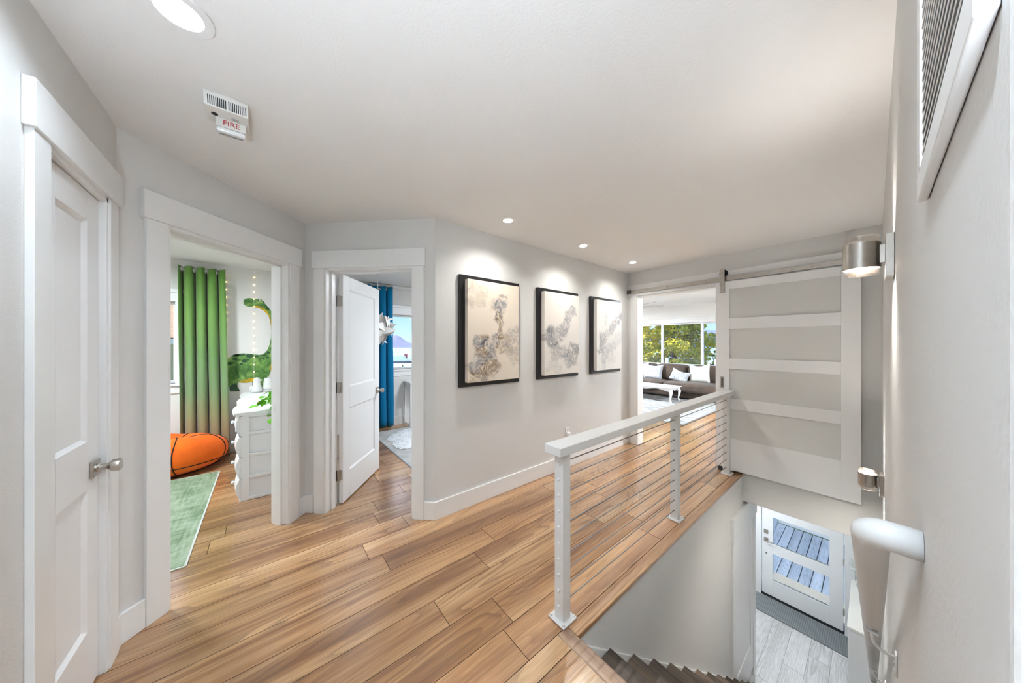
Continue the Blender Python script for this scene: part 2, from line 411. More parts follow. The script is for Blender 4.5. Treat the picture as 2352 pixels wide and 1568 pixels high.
# stair well
struct(MB().box(-1.06, -.925, YE-.05, 4.63, ZL-.05, -.027).build('wall_stair', M['wall']), 'grey wall below the hallway floor beside the stairs', 'wall')
lf = struct(MB().box(-2.4, X0+.02, 4.30, 6.62, ZL-.1, ZL-.012).build('floor_entry', mat('subfloor_entry', (.25, .25, .25), .8)), 'pale grey plank floor of the lower entry', 'floor')
lay(lf, M['greyoak'], -2.2, X0, 4.42, 6.40, ZL, wd=.20, lmin=.9, lmax=1.3, seed=3)
struct(MB().box(-2.5, X0+.02, YB+.138, 6.6, -.36, -.30).build('ceiling_entry', M['ceil']), 'white ceiling over the lower entry', 'ceiling')
struct(wall_mesh(FX, -2.4, X0+.02, 6.40, 6.55, ZL-.05, -.30, [(-1.205, -.265, ZL-.05, -.64)]).build('wall_entry', M['trim']), 'white wall around the glazed entry door', 'wall')
struct(MB().box(-2.5, -2.4, 4.5, 6.6, ZL-.05, -.30).box(-2.4, -1.06, 4.5, 4.63, ZL-.05, -.30).build('wall_entry_left', M['roomwall']), 'pale left wall of the lower entry', 'wall')

# ------------------------------------------------------------------ baseboards and casings
def base_run(name, F, runs, label, h=.145):
    p = thing(name, label, 'baseboard', kind='structure')
    for (a, b) in runs: MB().fbox(F, a, b, 0, .016, 0, h).build('board', M['trim'], p, bevel=.003)
base_run('baseboard_picture', ((XW, 0), (0, 1), (1, 0)), [(C.y-.004, YB-.02)], 'white baseboard below the three canvases')
base_run('baseboard_left', GF, [(.0, .095), (1.064, 1.131)], 'white baseboard stubs beside the dinosaur room doorway')
base_run('baseboard_angled', LF, [(0, .08), (1.045, 1.143)], 'white baseboard stubs beside the half open door')
base_run('baseboard_closet', ((0, A.y), (1, 0), (0, 1)), [(A.x, -2.219), (-1.563, 1.7)], 'white baseboard beside the narrow closet door')
base_run('baseboard_outer', ((XO, 0), (0, 1), (1, 0)), [(-2.4, .27), (.39, 3.7)], 'white baseboard along the outer wall of the side rooms')

def casing(name, F, u0, u1, label, depth=.13, w=.09, zt=2.055, zh=2.197, ov=.014, hv=.022, two=True):
    """door casing: side boards, header, jambs and stops; u0..u1 opening"""
    t = thing(name, label, 'door frame', kind='structure')
    MB().fbox(F, u0-w, u0+.0, 0, .018, 0, zt).build('side_casing', M['trim'], t, bevel=.002)
    MB().fbox(F, u1, u1+w, 0, .018, 0, zt).build('side_casing', M['trim'], t, bevel=.002)
    MB().fbox(F, u0-w-ov, u1+w+ov, 0, .026, zt, zh).build('head_casing', M['trim'], t, bevel=.002)
    for a, b in ((u0-.004, u0+.014), (u1-.014, u1+.004)):
        MB().fbox(F, a, b, -depth-.002, .010, 0, zt).build('jamb', M['trim'], t, bevel=.0015)
    MB().fbox(F, u0-.004, u1+.004, -depth-.002, .010, zt-.018, zt+.002).build('jamb', M['trim'], t, bevel=.0015)
    m = MB(); m.fbox(F, u0+.014, u0+.026, -depth+.035, -.045, 0, zt-.018); m.build('door_stop', M['trim'], t)
    m = MB(); m.fbox(F, u1-.026, u1-.014, -depth+.035, -.045, 0, zt-.018); m.build('door_stop', M['trim'], t)
    m = MB(); m.fbox(F, u0+.014, u1-.014, -depth+.035, -.045, zt-.030, zt-.018); m.build('door_stop', M['trim'], t)
    if two:
        MB().fbox(F, u0-w, u0, -depth-.018, -depth, 0, zt).build('side_casing', M['trim'], t)
        MB().fbox(F, u1, u1+w, -depth-.018, -depth, 0, zt).build('side_casing', M['trim'], t)
        MB().fbox(F, u0-w, u1+w, -depth-.02, -depth, zt, zh).build('head_casing', M['trim'], t)
    return t
t1 = casing('trim_1', ((0, A.y), (-1, 0), (0, 1)), 1.655, 2.127, 'white casing around the narrow closed closet door', depth=.12, two=False)
t2 = casing('trim_2', GF, .186, .963, 'white casing around the open doorway with the green curtain')
t3 = casing('trim_3', LF, .182, .955, 'white casing around the half open panel door')
MB().fbox(GF, .9485, .9505, -.108, -.078, .885, .945).build('strike_plate', M['nickel'], t2)
MB().fbox(GF, .9478, .9490, -.100, -.086, .900, .930).build('latch_hole', M['dark'], t2)

# ------------------------------------------------------------------ panel doors
def panel_door(t, F, w, z0, z1, th, panels, stile):
    """F: u along width from hinge, v thickness direction (v=0 front face, negative back). Shaker: stiles, rails, recessed panels"""
    us = stile
    MB().fbox(F, 0, us, -th, 0, z0, z1).build('stile', M['white'], t, bevel=.002)
    MB().fbox(F, w-us, w, -th, 0, z0, z1).build('stile', M['white'], t, bevel=.002)
    zz = [z0]+[z for p in panels for z in p]+[z1]
    for a, b in zip(zz[0::2], zz[1::2]): MB().fbox(F, us, w-us, -th, 0, a, b).build('rail', M['white'], t)
    for a, b in panels:
        pn = MB().fbox(F, us, w-us, -th+.010, -.012, a, b).build('panel', M['white'], t)
        m = MB()
        P = lambda u, v, z: (F[0][0]+u*F[1][0]+v*F[2][0], F[0][1]+u*F[1][1]+v*F[2][1], z)
        s = .013; u0, u1 = us, w-us
        o = [P(u0, -.0005, a), P(u1, -.0005, a), P(u1, -.0005, b), P(u0, -.0005, b)]; i = [P(u0+s, -.0119, a+s), P(u1-s, -.0119, a+s), P(u1-s, -.0119, b-s), P(u0+s, -.0119, b-s)]
        m.add(o+i, [(0, 1, 5, 4), (1, 2, 6, 5), (2, 3, 7, 6), (3, 0, 4, 7)]).build('sticking', M['white'], pn)
def hinge(t, F, u, v, zc, leaf=1):
    h = MB().fbox(F, u-.004, u+.004, v-.001, v+.008, zc-.047, zc+.047)
    P = lambda u, v, z: (F[0][0]+u*F[1][0]+v*F[2][0], F[0][1]+u*F[1][1]+v*F[2][1], z)
    h = MB().cyl(P(u, v+.006, zc-.05), P(u, v+.006, zc+.05), .0065, n=12)
    o = h.build('hinge', M['nickel'], t, smooth=False)
    for k in (-.02, .02): MB().cyl(P(u, v+.006, zc+k-.0008), P(u, v+.006, zc+k+.0008), .0069, n=12).build('knuckle_joint', M['dark'], o)
def knob(t, F, u, zc, v=0, sgn=1, flip=1):
    P = lambda du, dv, dz: (F[0][0]+(u+du)*F[1][0]+(v+dv*sgn)*F[2][0], F[0][1]+(u+du)*F[1][1]+(v+dv*sgn)*F[2][1], zc+dz)
    k = MB().fbox(F, u-.033, u+.033, v, v+.010*sgn, zc-.033, zc+.033).build('rosette', M['nickel'], t, bevel=.0015)
    ax = (F[2][0]*sgn, F[2][1]*sgn, 0)
    MB().lathe([(.017, .008), (.017, .014), (.013, .018), (.0125, .036), (.017, .044), (.0235, .048), (.0250, .052), (.0250, .070), (.0235, .073)], P(0, 0, 0), 28, ax).build('knob', M['nickel'], k, bevel=.0006)
# closet door (closed)
d1 = thing('door_1', 'narrow white two-panel closet door with hinges on its left', 'door', (-2.1, A.y-.05, .01), kind='structure')
DF = ((-1.657, A.y-.012), (-1, 0), (0, 1))
panel_door(d1, DF, .466, .012, 2.034, .035, [(.262, .835), (1.028, 1.92)], .115)
for z in (1.806, 1.012, .26): hinge(d1, DF, .004, 0, z)
knob(d1, DF, .405, .905)
MB().fbox(DF, .463, .467, -.03, .0015, .86, .95).build('latch_plate', M['nickel'], d1)
# blue-room door (ajar), hinge corner (-2.993,.528) dir (-.785,.619)
dd = Vector((-.785, .619)).normalized(); dn = Vector((dd.y, -dd.x))*-1  # thickness away from viewer side
dn = Vector((.619, .785)).normalized()
DB = ((-2.990, .530), (dd.x, dd.y), (dn.x, dn.y))
d2 = thing('door_2', 'white two-panel door standing half open beside the blue curtain', 'door', (-2.99, .53, .01), kind='structure')
panel_door(d2, DB, .762, .012, 2.036, .036, [(.262, .835), (1.028, 1.92)], .115)
for z in (1.80, 1.035, .26):
    h = MB().fbox(DB, -.002, .0, -.036, -.004, z-.045, z+.045).build('hinge', M['nickel'], d2)
    MB().cyl((-2.993-.012, .53-.030, z-.05), (-2.993-.012, .53-.030, z+.05), .007, n=12).build('knuckle', M['nickel'], h)
    MB().fbox(LF, .1965, .1985, -.128, -.098, z-.045, z+.045).build('leaf', M['nickel'], h)
knob(d2, DB, .70, .905, 0, 1); knob(d2, DB, .70, .905, -.036, -1)

# ------------------------------------------------------------------ recessed lights
def can(x, y, z, r, watt, label, group, col=(.74, .87, 1.0), spread=2.2, lens=9):
    t = thing('recessed_light', label, 'ceiling light', (x, y, z), group)
    MB().ring((x, y, z-.006), (0, 0, 1), r-.004, r+.022, .006, 40).build('trim_ring', M['white'], t, bevel=.002)
    MB().lathe([(r*.80, .040), (r*.97, .004), (r*1.0, .000), (r*1.0, .006), (r*.84, .044)], (x, y, z), 36).build('reflector', M['white'], t, smooth=True)
    MB().cyl((x, y, z+.030), (x, y, z+.036), r*.80, n=32).build('lens', M['lamp'], t)
    ld = bpy.data.lights.new('bulb', 'AREA'); ld.shape = 'DISK'; ld.size = r*1.32; ld.energy = watt; ld.color = col; ld.spread = spread
    lo = bpy.data.objects.new('bulb', ld); COL.objects.link(lo); lo.parent = t; lo.location = (0, 0, .024)
    return t
P_ART = 5.5; P_HALL = 12
ART = (.97, .95, .91)
for i, (x, y, r) in enumerate(CANS[:3]):
    can(x, y, H, r, P_ART, 'small recessed downlight in front of the %s canvas from the left' % ('first', 'second', 'third')[i], 'recessed hallway lights', col=ART, spread=2.75)
can(*CANS[3][:2], H, .058, 3.4, 'large glowing recessed light near the fire alarm', 'recessed hallway lights', spread=2.6)
can(*CANS[4][:2], H, .058, 10, 'added unseen recessed fill light in the corridor above the viewpoint', 'added corridor fill lights', spread=2.6)  # unseen lamp, added to lift the near end of the hall
can(*CANS[5][:2], H, .058, P_HALL, 'added unseen recessed fill light at the far end of the corridor behind the viewpoint', 'added corridor fill lights', spread=2.6)  # also added out of view as general fill

# ------------------------------------------------------------------ framed canvases
def canvas_mat(name, blobs, seed, tint, warm=.0):
    g = NT(name); tc = g.n('TexCoord'); sp = g.n('SeparateXYZ', {0: tc.outputs['Object']})
    # object space: y 0..W left->right, z 0..Hc bottom->top
    pos = g.n('CombineXYZ', {0: sp.outputs[1], 1: sp.outputs[2], 2: seed*3.1})
    w1 = g.n('TexNoise', {'Vector': pos.outputs[0], 'Scale': 5.5, 'Detail': 6., 'Roughness': .6})
    wv = g.n('VectorMath', {0: w1.outputs['Color'], 1: (.5, .5, .5)}, operation='SUBTRACT')
    wv = g.n('VectorMath', {0: wv.outputs[0], 1: (.20, .20, 0)}, operation='MULTIPLY')
    q = g.n('VectorMath', {0: pos.outputs[0], 1: wv.outputs[0]}, operation='ADD').outputs[0]
    mask = None
    for (u, v, r, s) in blobs:
        d = g.n('VectorMath', {0: q, 1: (u, v, seed*3.1)}, operation='DISTANCE').outputs['Value']
        k = g.n('MapRange', {'Value': d, 'From Min': r*.50, 'From Max': r*.95, 'To Min': s, 'To Max': 0.}, interpolation_type='SMOOTHSTEP').outputs[0]
        mask = k if mask is None else g.math('MAXIMUM', mask, k)
    vein = g.n('TexNoise', {'Vector': q, 'Scale': 21., 'Detail': 10., 'Roughness': .7, 'Distortion': 1.3})
    rid = g.math('ABSOLUTE', g.math('SUBTRACT', vein.outputs['Fac'], .5))
    lines = g.n('MapRange', {'Value': rid, 'From Min': 0., 'From Max': .04, 'To Min': 1., 'To Max': 0.}).outputs[0]
    tone = g.n('TexNoise', {'Vector': q, 'Scale': 7., 'Detail': 5.})
    ink = g.ramp(tone.outputs['Fac'], [(.30, (.09, .075, .06)), (.42, (.24, .15, .06) if warm else (.17, .18, .20)), (.52, (.11, .11, .135)), (.62, (.26, .26, .28)), (.74, (.60, .58, .56))])
    wash = g.n('MapRange', {'Value': vein.outputs['Fac'], 'From Min': .40, 'From Max': .60, 'To Min': 1.0, 'To Max': .15}).outputs[0]
    f = g.math('MULTIPLY', mask, g.math('MAXIMUM', wash, g.math('MULTIPLY', lines, .95)))
    c = g.mix(f, (*tint, 1), ink)
    g.l(c, g.p.inputs['Base Color']); g.p.inputs['Roughness'].default_value = .55
    fn = g.n('TexNoise', {'Vector': tc.outputs['Object'], 'Scale': 420., 'Detail': 2.}); g.bump(fn.outputs['Fac'], .15, .001)
    return g.m
PW, PHt = .67, .965
CW, CH = PW-.10, PHt-.08
def B2(l): return [(u*CW, (1-v)*CH, r, s) for (u, v, r, s) in l]
blobs = [
 B2([(.10,.08,.10,.35),(.28,.12,.09,.35),(.22,.2,.08,.3),(.08,.22,.06,.3),(.66,.15,.06,.75),(.58,.24,.09,1),(.50,.24,.08,.7),(.57,.36,.085,1),(.56,.46,.05,.9),(.56,.55,.10,1),(.52,.62,.09,1),(.72,.56,.10,.6),(.90,.52,.12,.6),(.85,.66,.14,.5),(.70,.66,.09,.7),(.92,.78,.09,.35),(.26,.62,.11,1),(.40,.70,.11,1),(.22,.78,.12,1),(.16,.86,.10,1),(.30,.88,.11,.95),(.46,.86,.11,.95),(.25,.96,.10,.8),(.06,.98,.05,.6)]),
 B2([(.78,.19,.09,.75),(.68,.25,.09,.65),(.62,.36,.09,.7),(.52,.45,.10,.75),(.40,.50,.10,.7),(.16,.52,.11,1),(.05,.56,.07,.9),(.24,.62,.12,.95),(.32,.70,.11,.7),(.26,.78,.09,.5),(.50,.72,.11,.7),(.66,.78,.12,.85),(.84,.72,.13,.85),(.92,.68,.08,.7),(.72,.86,.10,.85),(.86,.84,.10,.7),(.22,.88,.09,.35),(.36,.94,.08,.35),(.08,.95,.05,.3)]),
 B2([(.37,.24,.05,.4),(.36,.32,.05,.4),(.92,.20,.10,.95),(.80,.27,.10,.8),(.68,.33,.09,.7),(.60,.40,.09,.65),(.44,.46,.07,.5),(.24,.55,.11,.8),(.20,.66,.11,.8),(.05,.70,.05,1),(.34,.74,.12,.6),(.52,.70,.11,.55),(.66,.64,.10,.4),(.85,.55,.12,.25),(.24,.84,.10,.6),(.28,.93,.07,.5),(.58,.85,.10,.25)]),
]
for i, y in enumerate((1.268, 2.193, 3.115)):
    t = thing('framed_canvas', ['largest looking abstract canvas nearest the half open door, warm grey and ochre ink', 'middle abstract canvas of the three with grey branching ink', 'abstract canvas nearest the sliding barn door with faint blue grey ink'][i], 'picture', (XW, y, 1.050), 'three abstract canvases in black frames')
    fr = MB().box(XW+.001, XW+.030, y, y+PW, 1.050, 1.050+PHt).build('frame', M['black'], t, bevel=.002)
    cv = MB().box(XW+.0305, XW+.080, y+.05, y+.05+CW, 1.09, 1.09+CH).build('canvas', canvas_mat('canvas_ink_%d' % i, blobs[i], i+1.3, [(.77, .675, .565), (.77, .72, .655), (.76, .735, .69)][i], i == 0), t, bevel=.004, loc=(XW+.0305, y+.05, 1.09))

# ------------------------------------------------------------------ outlet with plugged adapter
t = thing('wall_outlet', 'white outlet with a small plugged in adapter behind the railing', 'outlet', (XW, 2.70, .40))
MB().box(XW, XW+.006, 2.665, 2.735, .345, .459).build('cover_plate', M['white'], t, bevel=.002)
MB().box(XW+.006, XW+.040, 2.678, 2.722, .352, .405).build('adapter', M['white'], t, bevel=.006)
MB().box(XW+.006, XW+.008, 2.686, 2.714, .415, .446).build('socket', M['plastic'], t, bevel=.001)
MB().box(XW+.0081, XW+.0085, 2.697, 2.703, .428, .440).build('slot', M['dark'], t)

# ------------------------------------------------------------------ fire alarm
def text_mesh(txt, size, name, material, parent, matrix, extrude=.0004):
    cu = bpy.data.curves.new(name, 'FONT'); cu.body = txt; cu.size = size; cu.extrude = extrude; cu.align_x = 'CENTER'; cu.align_y = 'CENTER'
    tmp = bpy.data.objects.new('tmp', cu); COL.objects.link(tmp); bpy.context.view_layer.update()
    me = bpy.data.meshes.new_from_object(tmp.evaluated_get(bpy.context.evaluated_depsgraph_get())); bpy.data.objects.remove(tmp)
    me.transform(matrix); me.materials.clear(); me.materials.append(material)
    o = bpy.data.objects.new(name, me); COL.objects.link(o); o.parent = parent; return o
fx, fy = -1.706, -.125
t = thing('fire_alarm', 'white ceiling fire alarm with strobe lens and red lettering', 'fire alarm', (fx, fy, H))
body = MB()
prof = [(.010, 0), (-.165, 0), (-.165, -.018), (-.150, -.036), (-.045, -.052), (-.008, -.050), (.010, -.012)]
body.prism(prof, lambda a, b, k: (fx+a, fy-.068+k, H+b), .136)
bo = body.build('housing', M['plastic'], t, bevel=.003)
# vent slots on the sloped near face
import itertools
na = Vector((.010, 0, -.012)); nb = Vector((-.008, 0, -.050)); dv = (nb-na)
for k in range(20):
    y = fy-.056+k*.0058+(.004 if k > 9 else 0)
    m = MB(); p = [na+dv*.12, na+dv*.88]; nrm = Vector((dv.z, 0, -dv.x)).normalized()*-1
    for a in p: pass
    off = Vector((.0006, 0, -.0003))
    vs = []
    for s in (y, y+.0032):
        for a in p: vs.append((fx+a.x+off.x, s, H+a.z+off.z))
    for s in (y, y+.0032):
        for a in p: vs.append((fx+a.x-.002, s, H+a.z+.001))
    m.add(vs, [(0, 1, 3, 2), (4, 6, 7, 5), (0, 2, 6, 4), (1, 5, 7, 3), (0, 4, 5, 1), (2, 3, 7, 6)])
    m.build('vent_slot', M['dark'], bo)
MB().cyl((fx-.055, fy-.040, H-.049), (fx-.055, fy-.040, H-.0535), .0105, n=20).build('test_button', M['dark'], t)
MB().box(fx-.060, fx-.042, fy+.012, fy+.036, H-.049, H-.0528).build('indicator', mat('alarm_grey', (.45, .46, .44), .3), t)
pl = MB().box(fx-.118, fx-.078, fy-.040, fy+.058, H-.082, H-.040).build('strobe_base', M['plastic'], t, bevel=.003)
text_mesh('FIRE', .030, 'lettering', M['red'], t, Matrix.Translation((-.0775, .010, -.064)) @ Matrix.Rotation(PI/2, 4, 'Z') @ Matrix.Rotation(PI/2, 4, 'X'))
MB().box(fx-.120, fx-.078, fy-.038, fy+.056, H-.102, H-.0822).build('strobe_lens', mat('clear_lens', (.80, .81, .82), .08, spec=.8), t, bevel=.007, seg=3)
MB().cyl((fx-.098, fy-.030, H-.1025), (fx-.098, fy+.048, H-.1025), .004, n=10).build('flash_tube', M['steel'], t)

# ------------------------------------------------------------------ return-air grille on the right wall
t = thing('air_grille', 'white framed return air grille high on the right wall', 'vent', (X0, .46, 1.60))
gx0, gx1, gz0, gz1 = .300, .640, 1.600, 2.36
fw = .032
for (a, b, c, d) in ((gx0, gx1, gz0, gz0+fw), (gx0, gx1, gz1-fw, gz1), (gx0, gx0+fw, gz0+fw, gz1-fw), (gx1-fw, gx1, gz0+fw, gz1-fw)):
    MB().box(X0-.009, X0-.0005, a, b, c, d).build('frame_bar', M['white'], t, bevel=.0025)
MB().box(X0-.0025, X0-.0015, gx0+fw, gx1-fw, gz0+fw, gz1-fw).build('backing', mat('grille_shadow', (.16, .155, .145), .8), t)
k = 0; z = gz0+fw+.006
while z < gz1-fw-.004:
    m = MB(); m.add([(X0-.0028, gx0+fw, z+.005), (X0-.0028, gx1-fw, z+.005), (X0-.0065, gx1-fw, z-.002), (X0-.0065, gx0+fw, z-.002), (X0-.0035, gx0+fw, z+.0058), (X0-.0035, gx1-fw, z+.0058), (X0-.0072, gx1-fw, z-.0012), (X0-.0072, gx0+fw, z-.0012)],
          [(0, 1, 2, 3), (7, 6, 5, 4), (0, 4, 5, 1), (3, 2, 6, 7), (0, 3, 7, 4), (1, 5, 6, 2)])
    m.build('louver', M['white'], t); z += .0125

# ------------------------------------------------------------------ cable railing
XR = -1.028
t = thing('cable_railing', 'white post and steel cable railing along the stair opening', 'railing', (XR, 2.55, 0))
PA = .029
posts = []
for n_, y in enumerate((1.190, 2.575, 3.905)):
    p = MB().box(XR-PA, XR+PA, y-PA, y+PA, .008, .864).build('post', M['rail'], t, bevel=.003); posts.append(p)
    MB().box(XR-.052, XR+.052, y-.052, y+.052, .0016, .012).build('base_plate', M['rail'], p, bevel=.003)
    for sx in (-1, 1):
        for sy in (-1, 1): MB().cyl((XR+sx*.041, y+sy*.041, .012), (XR+sx*.041, y+sy*.041, .019), .0065, n=8).build('bolt', M['rail'], p)
    for k in range(10):
        zc = .078+k*.0811
        if n_ == 0: MB().lathe([(.0085, 0), (.0085, .003), (.006, .006), (.002, .0075)], (XR, y-PA, zc), 12, (0, -1, 0)).build('end_cap', M['rail'], p)
        else: MB().cyl((XR, y-PA-.0012, zc), (XR, y-PA+.002, zc), .0052, n=10).build('cable_hole', M['dark'], p)
MB().box(XR-.055, XR+.055, 1.112, YB-.078, .864, .908).build('top_rail', M['rail'], t, bevel=.003)
for k in range(10):
    zc = .078+k*.0811
    MB().cyl((XR, 1.20, zc), (XR, 3.90, zc), .0029, n=8).build('cable', M['steel'], t, smooth=True)

# ------------------------------------------------------------------ barn-door doorway and sliding door
t = thing('trim_4', 'white casing of the living room doorway beside the barn door', 'door frame', kind='structure')
MB().box(-2.218, -2.127, YB-.018, YB, 0, 2.11).build('side_casing', M['trim'], t, bevel=.002)
for a, b in ((-2.131, -2.117), (-1.104, -1.09)): MB().box(a, b, YB-.006, YB+.142, 0, 2.095).build('jamb', M['trim'], t, bevel=.0015)
MB().box(-2.13, -1.09, YB-.006, YB+.142, 2.083, 2.097).build('jamb', M['trim'], t)
MB().box(-1.09, -1.0, YB-.018, YB, 0, 2.11).build('side_casing', M['trim'], t, bevel=.002)
MB().box(-2.258, X0-.003, YB-.022, YB, 2.098, 2.252).build('header_board', M['trim'], t, bevel=.002)
tk = thing('barn_track', 'brushed nickel barn door track on the white header board', 'rail', (-1.15, YB-.03, 2.157))
YT = YB-.040
MB().box(-2.250, X0-.01, YT-.006, YT, 2.135, 2.180).build('bar', M['nickel'], tk, bevel=.001)
for x in (-2.14, -1.70, -1.26, -.82, -.38, -.03):
    MB().cyl((x, YT, 2.157), (x, YB-.022, 2.157), .009, n=14).build('spacer', M['nickel'], tk)
    MB().lathe([(.010, 0), (.010, .004), (.006, .0065)], (x, YT-.006, 2.157), 12, (0, -1, 0)).build('bolt', M['nickel'], tk)
for x in (-2.215,): MB().box(x-.035, x+.018, YT-.020, YT-.0062, 2.132, 2.184).build('end_stop', mat('dark_nickel', (.18, .165, .15), .35, metal=1), tk, bevel=.003)
bd = thing('barn_door', 'white sliding barn door with four grey frosted panels', 'door', (-.613, YB-.06, .03))
y0, y1 = YB-.072, YB-.036
bx0, bx1, bz0, bz1 = -1.155, -.072, .028, 2.118
MB().box(bx0, -1.027, y0, y1, bz0, bz1).build('stile', M['white'], bd, bevel=.0015)
MB().box(-.189, bx1, y0, y1, bz0, bz1).build('stile', M['white'], bd, bevel=.0015)
gl = [(.376, .700), (.818, 1.146), (1.260, 1.588), (1.705, 2.032)]
zz = [bz0]+[z for g_ in gl for z in g_]+[bz1]
for a, b in zip(zz[0::2], zz[1::2]): MB().box(-1.027, -.189, y0, y1, a, b).build('rail', M['white'], bd, bevel=.0015)
for a, b in gl: MB().box(-1.030, -.186, y0+.014, y0+.020, a-.003, b+.003).build('pane', M['frost'], bd)
pu = MB().box(-1.108, -1.072, y0-.003, y0+.001, .925, 1.055).build('recessed_pull', M['nickel'], bd, bevel=.001)
MB().box(-1.100, -1.080, y0-.0034, y0-.0028, .94, 1.04).build('pull_recess', mat('pull_shadow', (.18, .17, .16), .4, metal=1), pu)
for x in (-1.089, -.125):
    hg = MB().box(x-.0225, x+.0225, y0-.011, y0-.0045, 2.0, 2.270).box(x-.0225, x+.0225, y0-.0045, y0+.012, 2.255, 2.270).build('hanger_strap', M['nickel'], bd, bevel=.001)
    MB().lathe([(.036, 0), (.040, .003), (.040, .016), (.036, .019)], (x+.004, YT+.010, 2.222), 28, (0, -1, 0)).build('wheel', M['black'], hg)
    for z in (2.030, 2.085, 2.225): MB().lathe([(.0085, 0), (.0085, .004), (.005, .006)], (x, y0-.011, z), 12, (0, -1, 0)).build('bolt', M['nickel'], hg)
tag(MB().box(-1.130, -1.090, YB-.085, YB-.020, .0005, .022).box(-1.130, -1.090, YB-.085, YB-.076, .022, .045).build('door_guide', M['black'], bevel=.002), 'small black floor guide at the foot of the barn door', 'door guide')

# ------------------------------------------------------------------ sconces
def sconce(y, z, up, down, label):
    cx, r = -.030, .046
    t = thing('wall_sconce', label, 'sconce', (X0, y, z), 'nickel drum sconces on the right wall')
    MB().box(X0-.020, X0-.0005, y-.055, y+.055, z-.086, z+.056).build('back_plate', M['nickel'], t, bevel=.0015)
    MB().box(cx+.030, X0-.018, y-.018, y+.018, z-.032, z+.030).build('arm', M['nickel'], t, bevel=.0015)
    MB().ring((cx, y, z-.045), (0, 0, 1), r-.0025, r, .090, 40).build('drum', M['nickel'], t, bevel=.0008)
    for s in (-1, 1):
        zc = z+s*.045
        g = MB().ring((cx, y, zc-(.020 if s > 0 else .022)), (0, 0, 1), r-.013, r-.003, .042, 40).build('glass_ring', M['glassring'], t)
        MB().cyl((cx, y, z+s*.003), (cx, y, z+s*.006), r-.004, n=32).build('diffuser', M['sconce'], t)
        ld = bpy.data.lights.new('bulb', 'AREA'); ld.shape = 'DISK'; ld.size = .055; ld.energy = up if s > 0 else down; ld.color = (.98, .95, .90)
        lo = bpy.data.objects.new('bulb', ld); COL.objects.link(lo); lo.parent = t; lo.location = (cx-X0, 0, s*.009); lo.rotation_euler = (0 if s < 0 else PI, 0, 0)
sconce(1.65, 1.733, 1.2, 4.5, 'brushed nickel drum sconce in front of the barn door track')
sconce(3.30, .462, 4.5, 14, 'brushed nickel drum sconce low beside the barn door corner')

# ------------------------------------------------------------------ wall handrail
t = thing('wall_handrail', 'white round handrail descending along the right wall', 'handrail', (X0, .72, 1.14))
rx, rr = -.004, .0205
sl = -.1945/.249
pts = [(X0-.0005, .705, 1.140)]
y_e, z_e = .705, 1.140
for k in range(7):
    a = PI/2*k/6; pts.append((rx+.016*(1-math.sin(a)), y_e+.016*(1-math.cos(a)), z_e+sl*.016*(1-math.cos(a))))
yend = 4.25
for k in range(1, 25):
    y = .721+(yend-.721)*k/24; pts.append((rx, y, 1.140+sl*(y-.705)))
MB().tube(pts, rr, 22).build('rail', M['rail'], t, smooth=True)
for y in (1.43, 2.75, 3.9):
    zr = 1.140+sl*(y-.705)
    b = MB().tube([(rx, y, zr-rr+.002), (rx, y, zr-.045), (rx+.004, y, zr-.062), (rx+.014, y, zr-.072), (X0-.004, y, zr-.075)], .0045, 10).build('bracket', M['rail'], t, smooth=True)
    MB().box(X0-.005, X0-.0003, y-.012, y+.012, zr-.125, zr-.060).build('bracket_plate', M['rail'], b, bevel=.0015)
    for dz in (-.112, -.092): MB().cyl((X0-.008, y, zr+dz), (X0-.005, y, zr+dz), .0045, n=10).build('screw', M['rail'], b)
    MB().box(rx-.012, rx+.012, y-.02, y+.02, zr-rr-.004, zr-rr+.001).build('saddle', M['rail'], b)

# ------------------------------------------------------------------ stairs
t = thing('staircase', 'straight flight of dark oak treads with white risers going down', 'stairs', (-.43, 2.8, ZL))
SX = -.907
y1s, z1s, run, rise = 1.437, -.2155, .249, .1945
for i in range(13):
    yn = y1s+run*i; zt = z1s-rise*i; yb_ = yn-run-.03 if i else YE-.03
    m = MB().box(SX+.001, X0-.002, yb_, yn, zt-.030, zt)
    m.build('tread', M['oakdark'], t, bevel=.004, loc=(SX, yb_, zt))
    MB().box(SX+.001, X0-.002, yn-.028, yn-.014, zt-rise+.0 if i < 12 else ZL, zt-.030).build('riser', M['white'], t)
MB().box(SX+.001, X0-.002, YE-.028, YE-.012, z1s, -.027).build('riser', M['white'], t)
# skirt board
def skirt(x0, x1):
    top = lambda y: -.085+sl*(y-1.24)
    poly = [(YE-.01, -.10), (1.24, -.085), (4.62, top(4.62)), (4.62, max(top(4.62)-.6, ZL)), (1.5, -.95), (YE-.01, -.75)]
    return MB().prism(poly, lambda a, b, k: (x0+k, a, b), x1-x0)
skirt(-.9247, SX).build('skirt_board', M['trim'], t, bevel=.003)

# closet door set in the stair wall
t = thing('door_3', 'white single panel door in a casing at the foot of the stairs', 'door', (-.92, 4.1, -2.1), kind='structure')
for a, b, c, d in ((3.655, 3.735, -2.15, -.60), (4.46, 4.54, -2.5, -.60)): MB().box(-.925, -.903, a, b, c, d).build('side_casing', M['trim'], t, bevel=.002)
MB().box(-.925, -.895, 3.635, 4.56, -.60, -.355).build('head_casing', M['trim'], t, bevel=.002)
MB().box(-.925, -.912, 3.735, 3.82, -2.3, -.60).build('stile', M['white'], t); MB().box(-.925, -.912, 4.37, 4.46, -2.4, -.60).build('stile', M['white'], t)
MB().box(-.925, -.912, 3.82, 4.37, -.68, -.60).build('rail', M['white'], t); MB().box(-.925, -.912, 3.82, 4.37, -2.4, -2.09).build('rail', M['white'], t)
MB().box(-.925, -.921, 3.82, 4.37, -2.09, -.68).build('panel', M['white'], t)
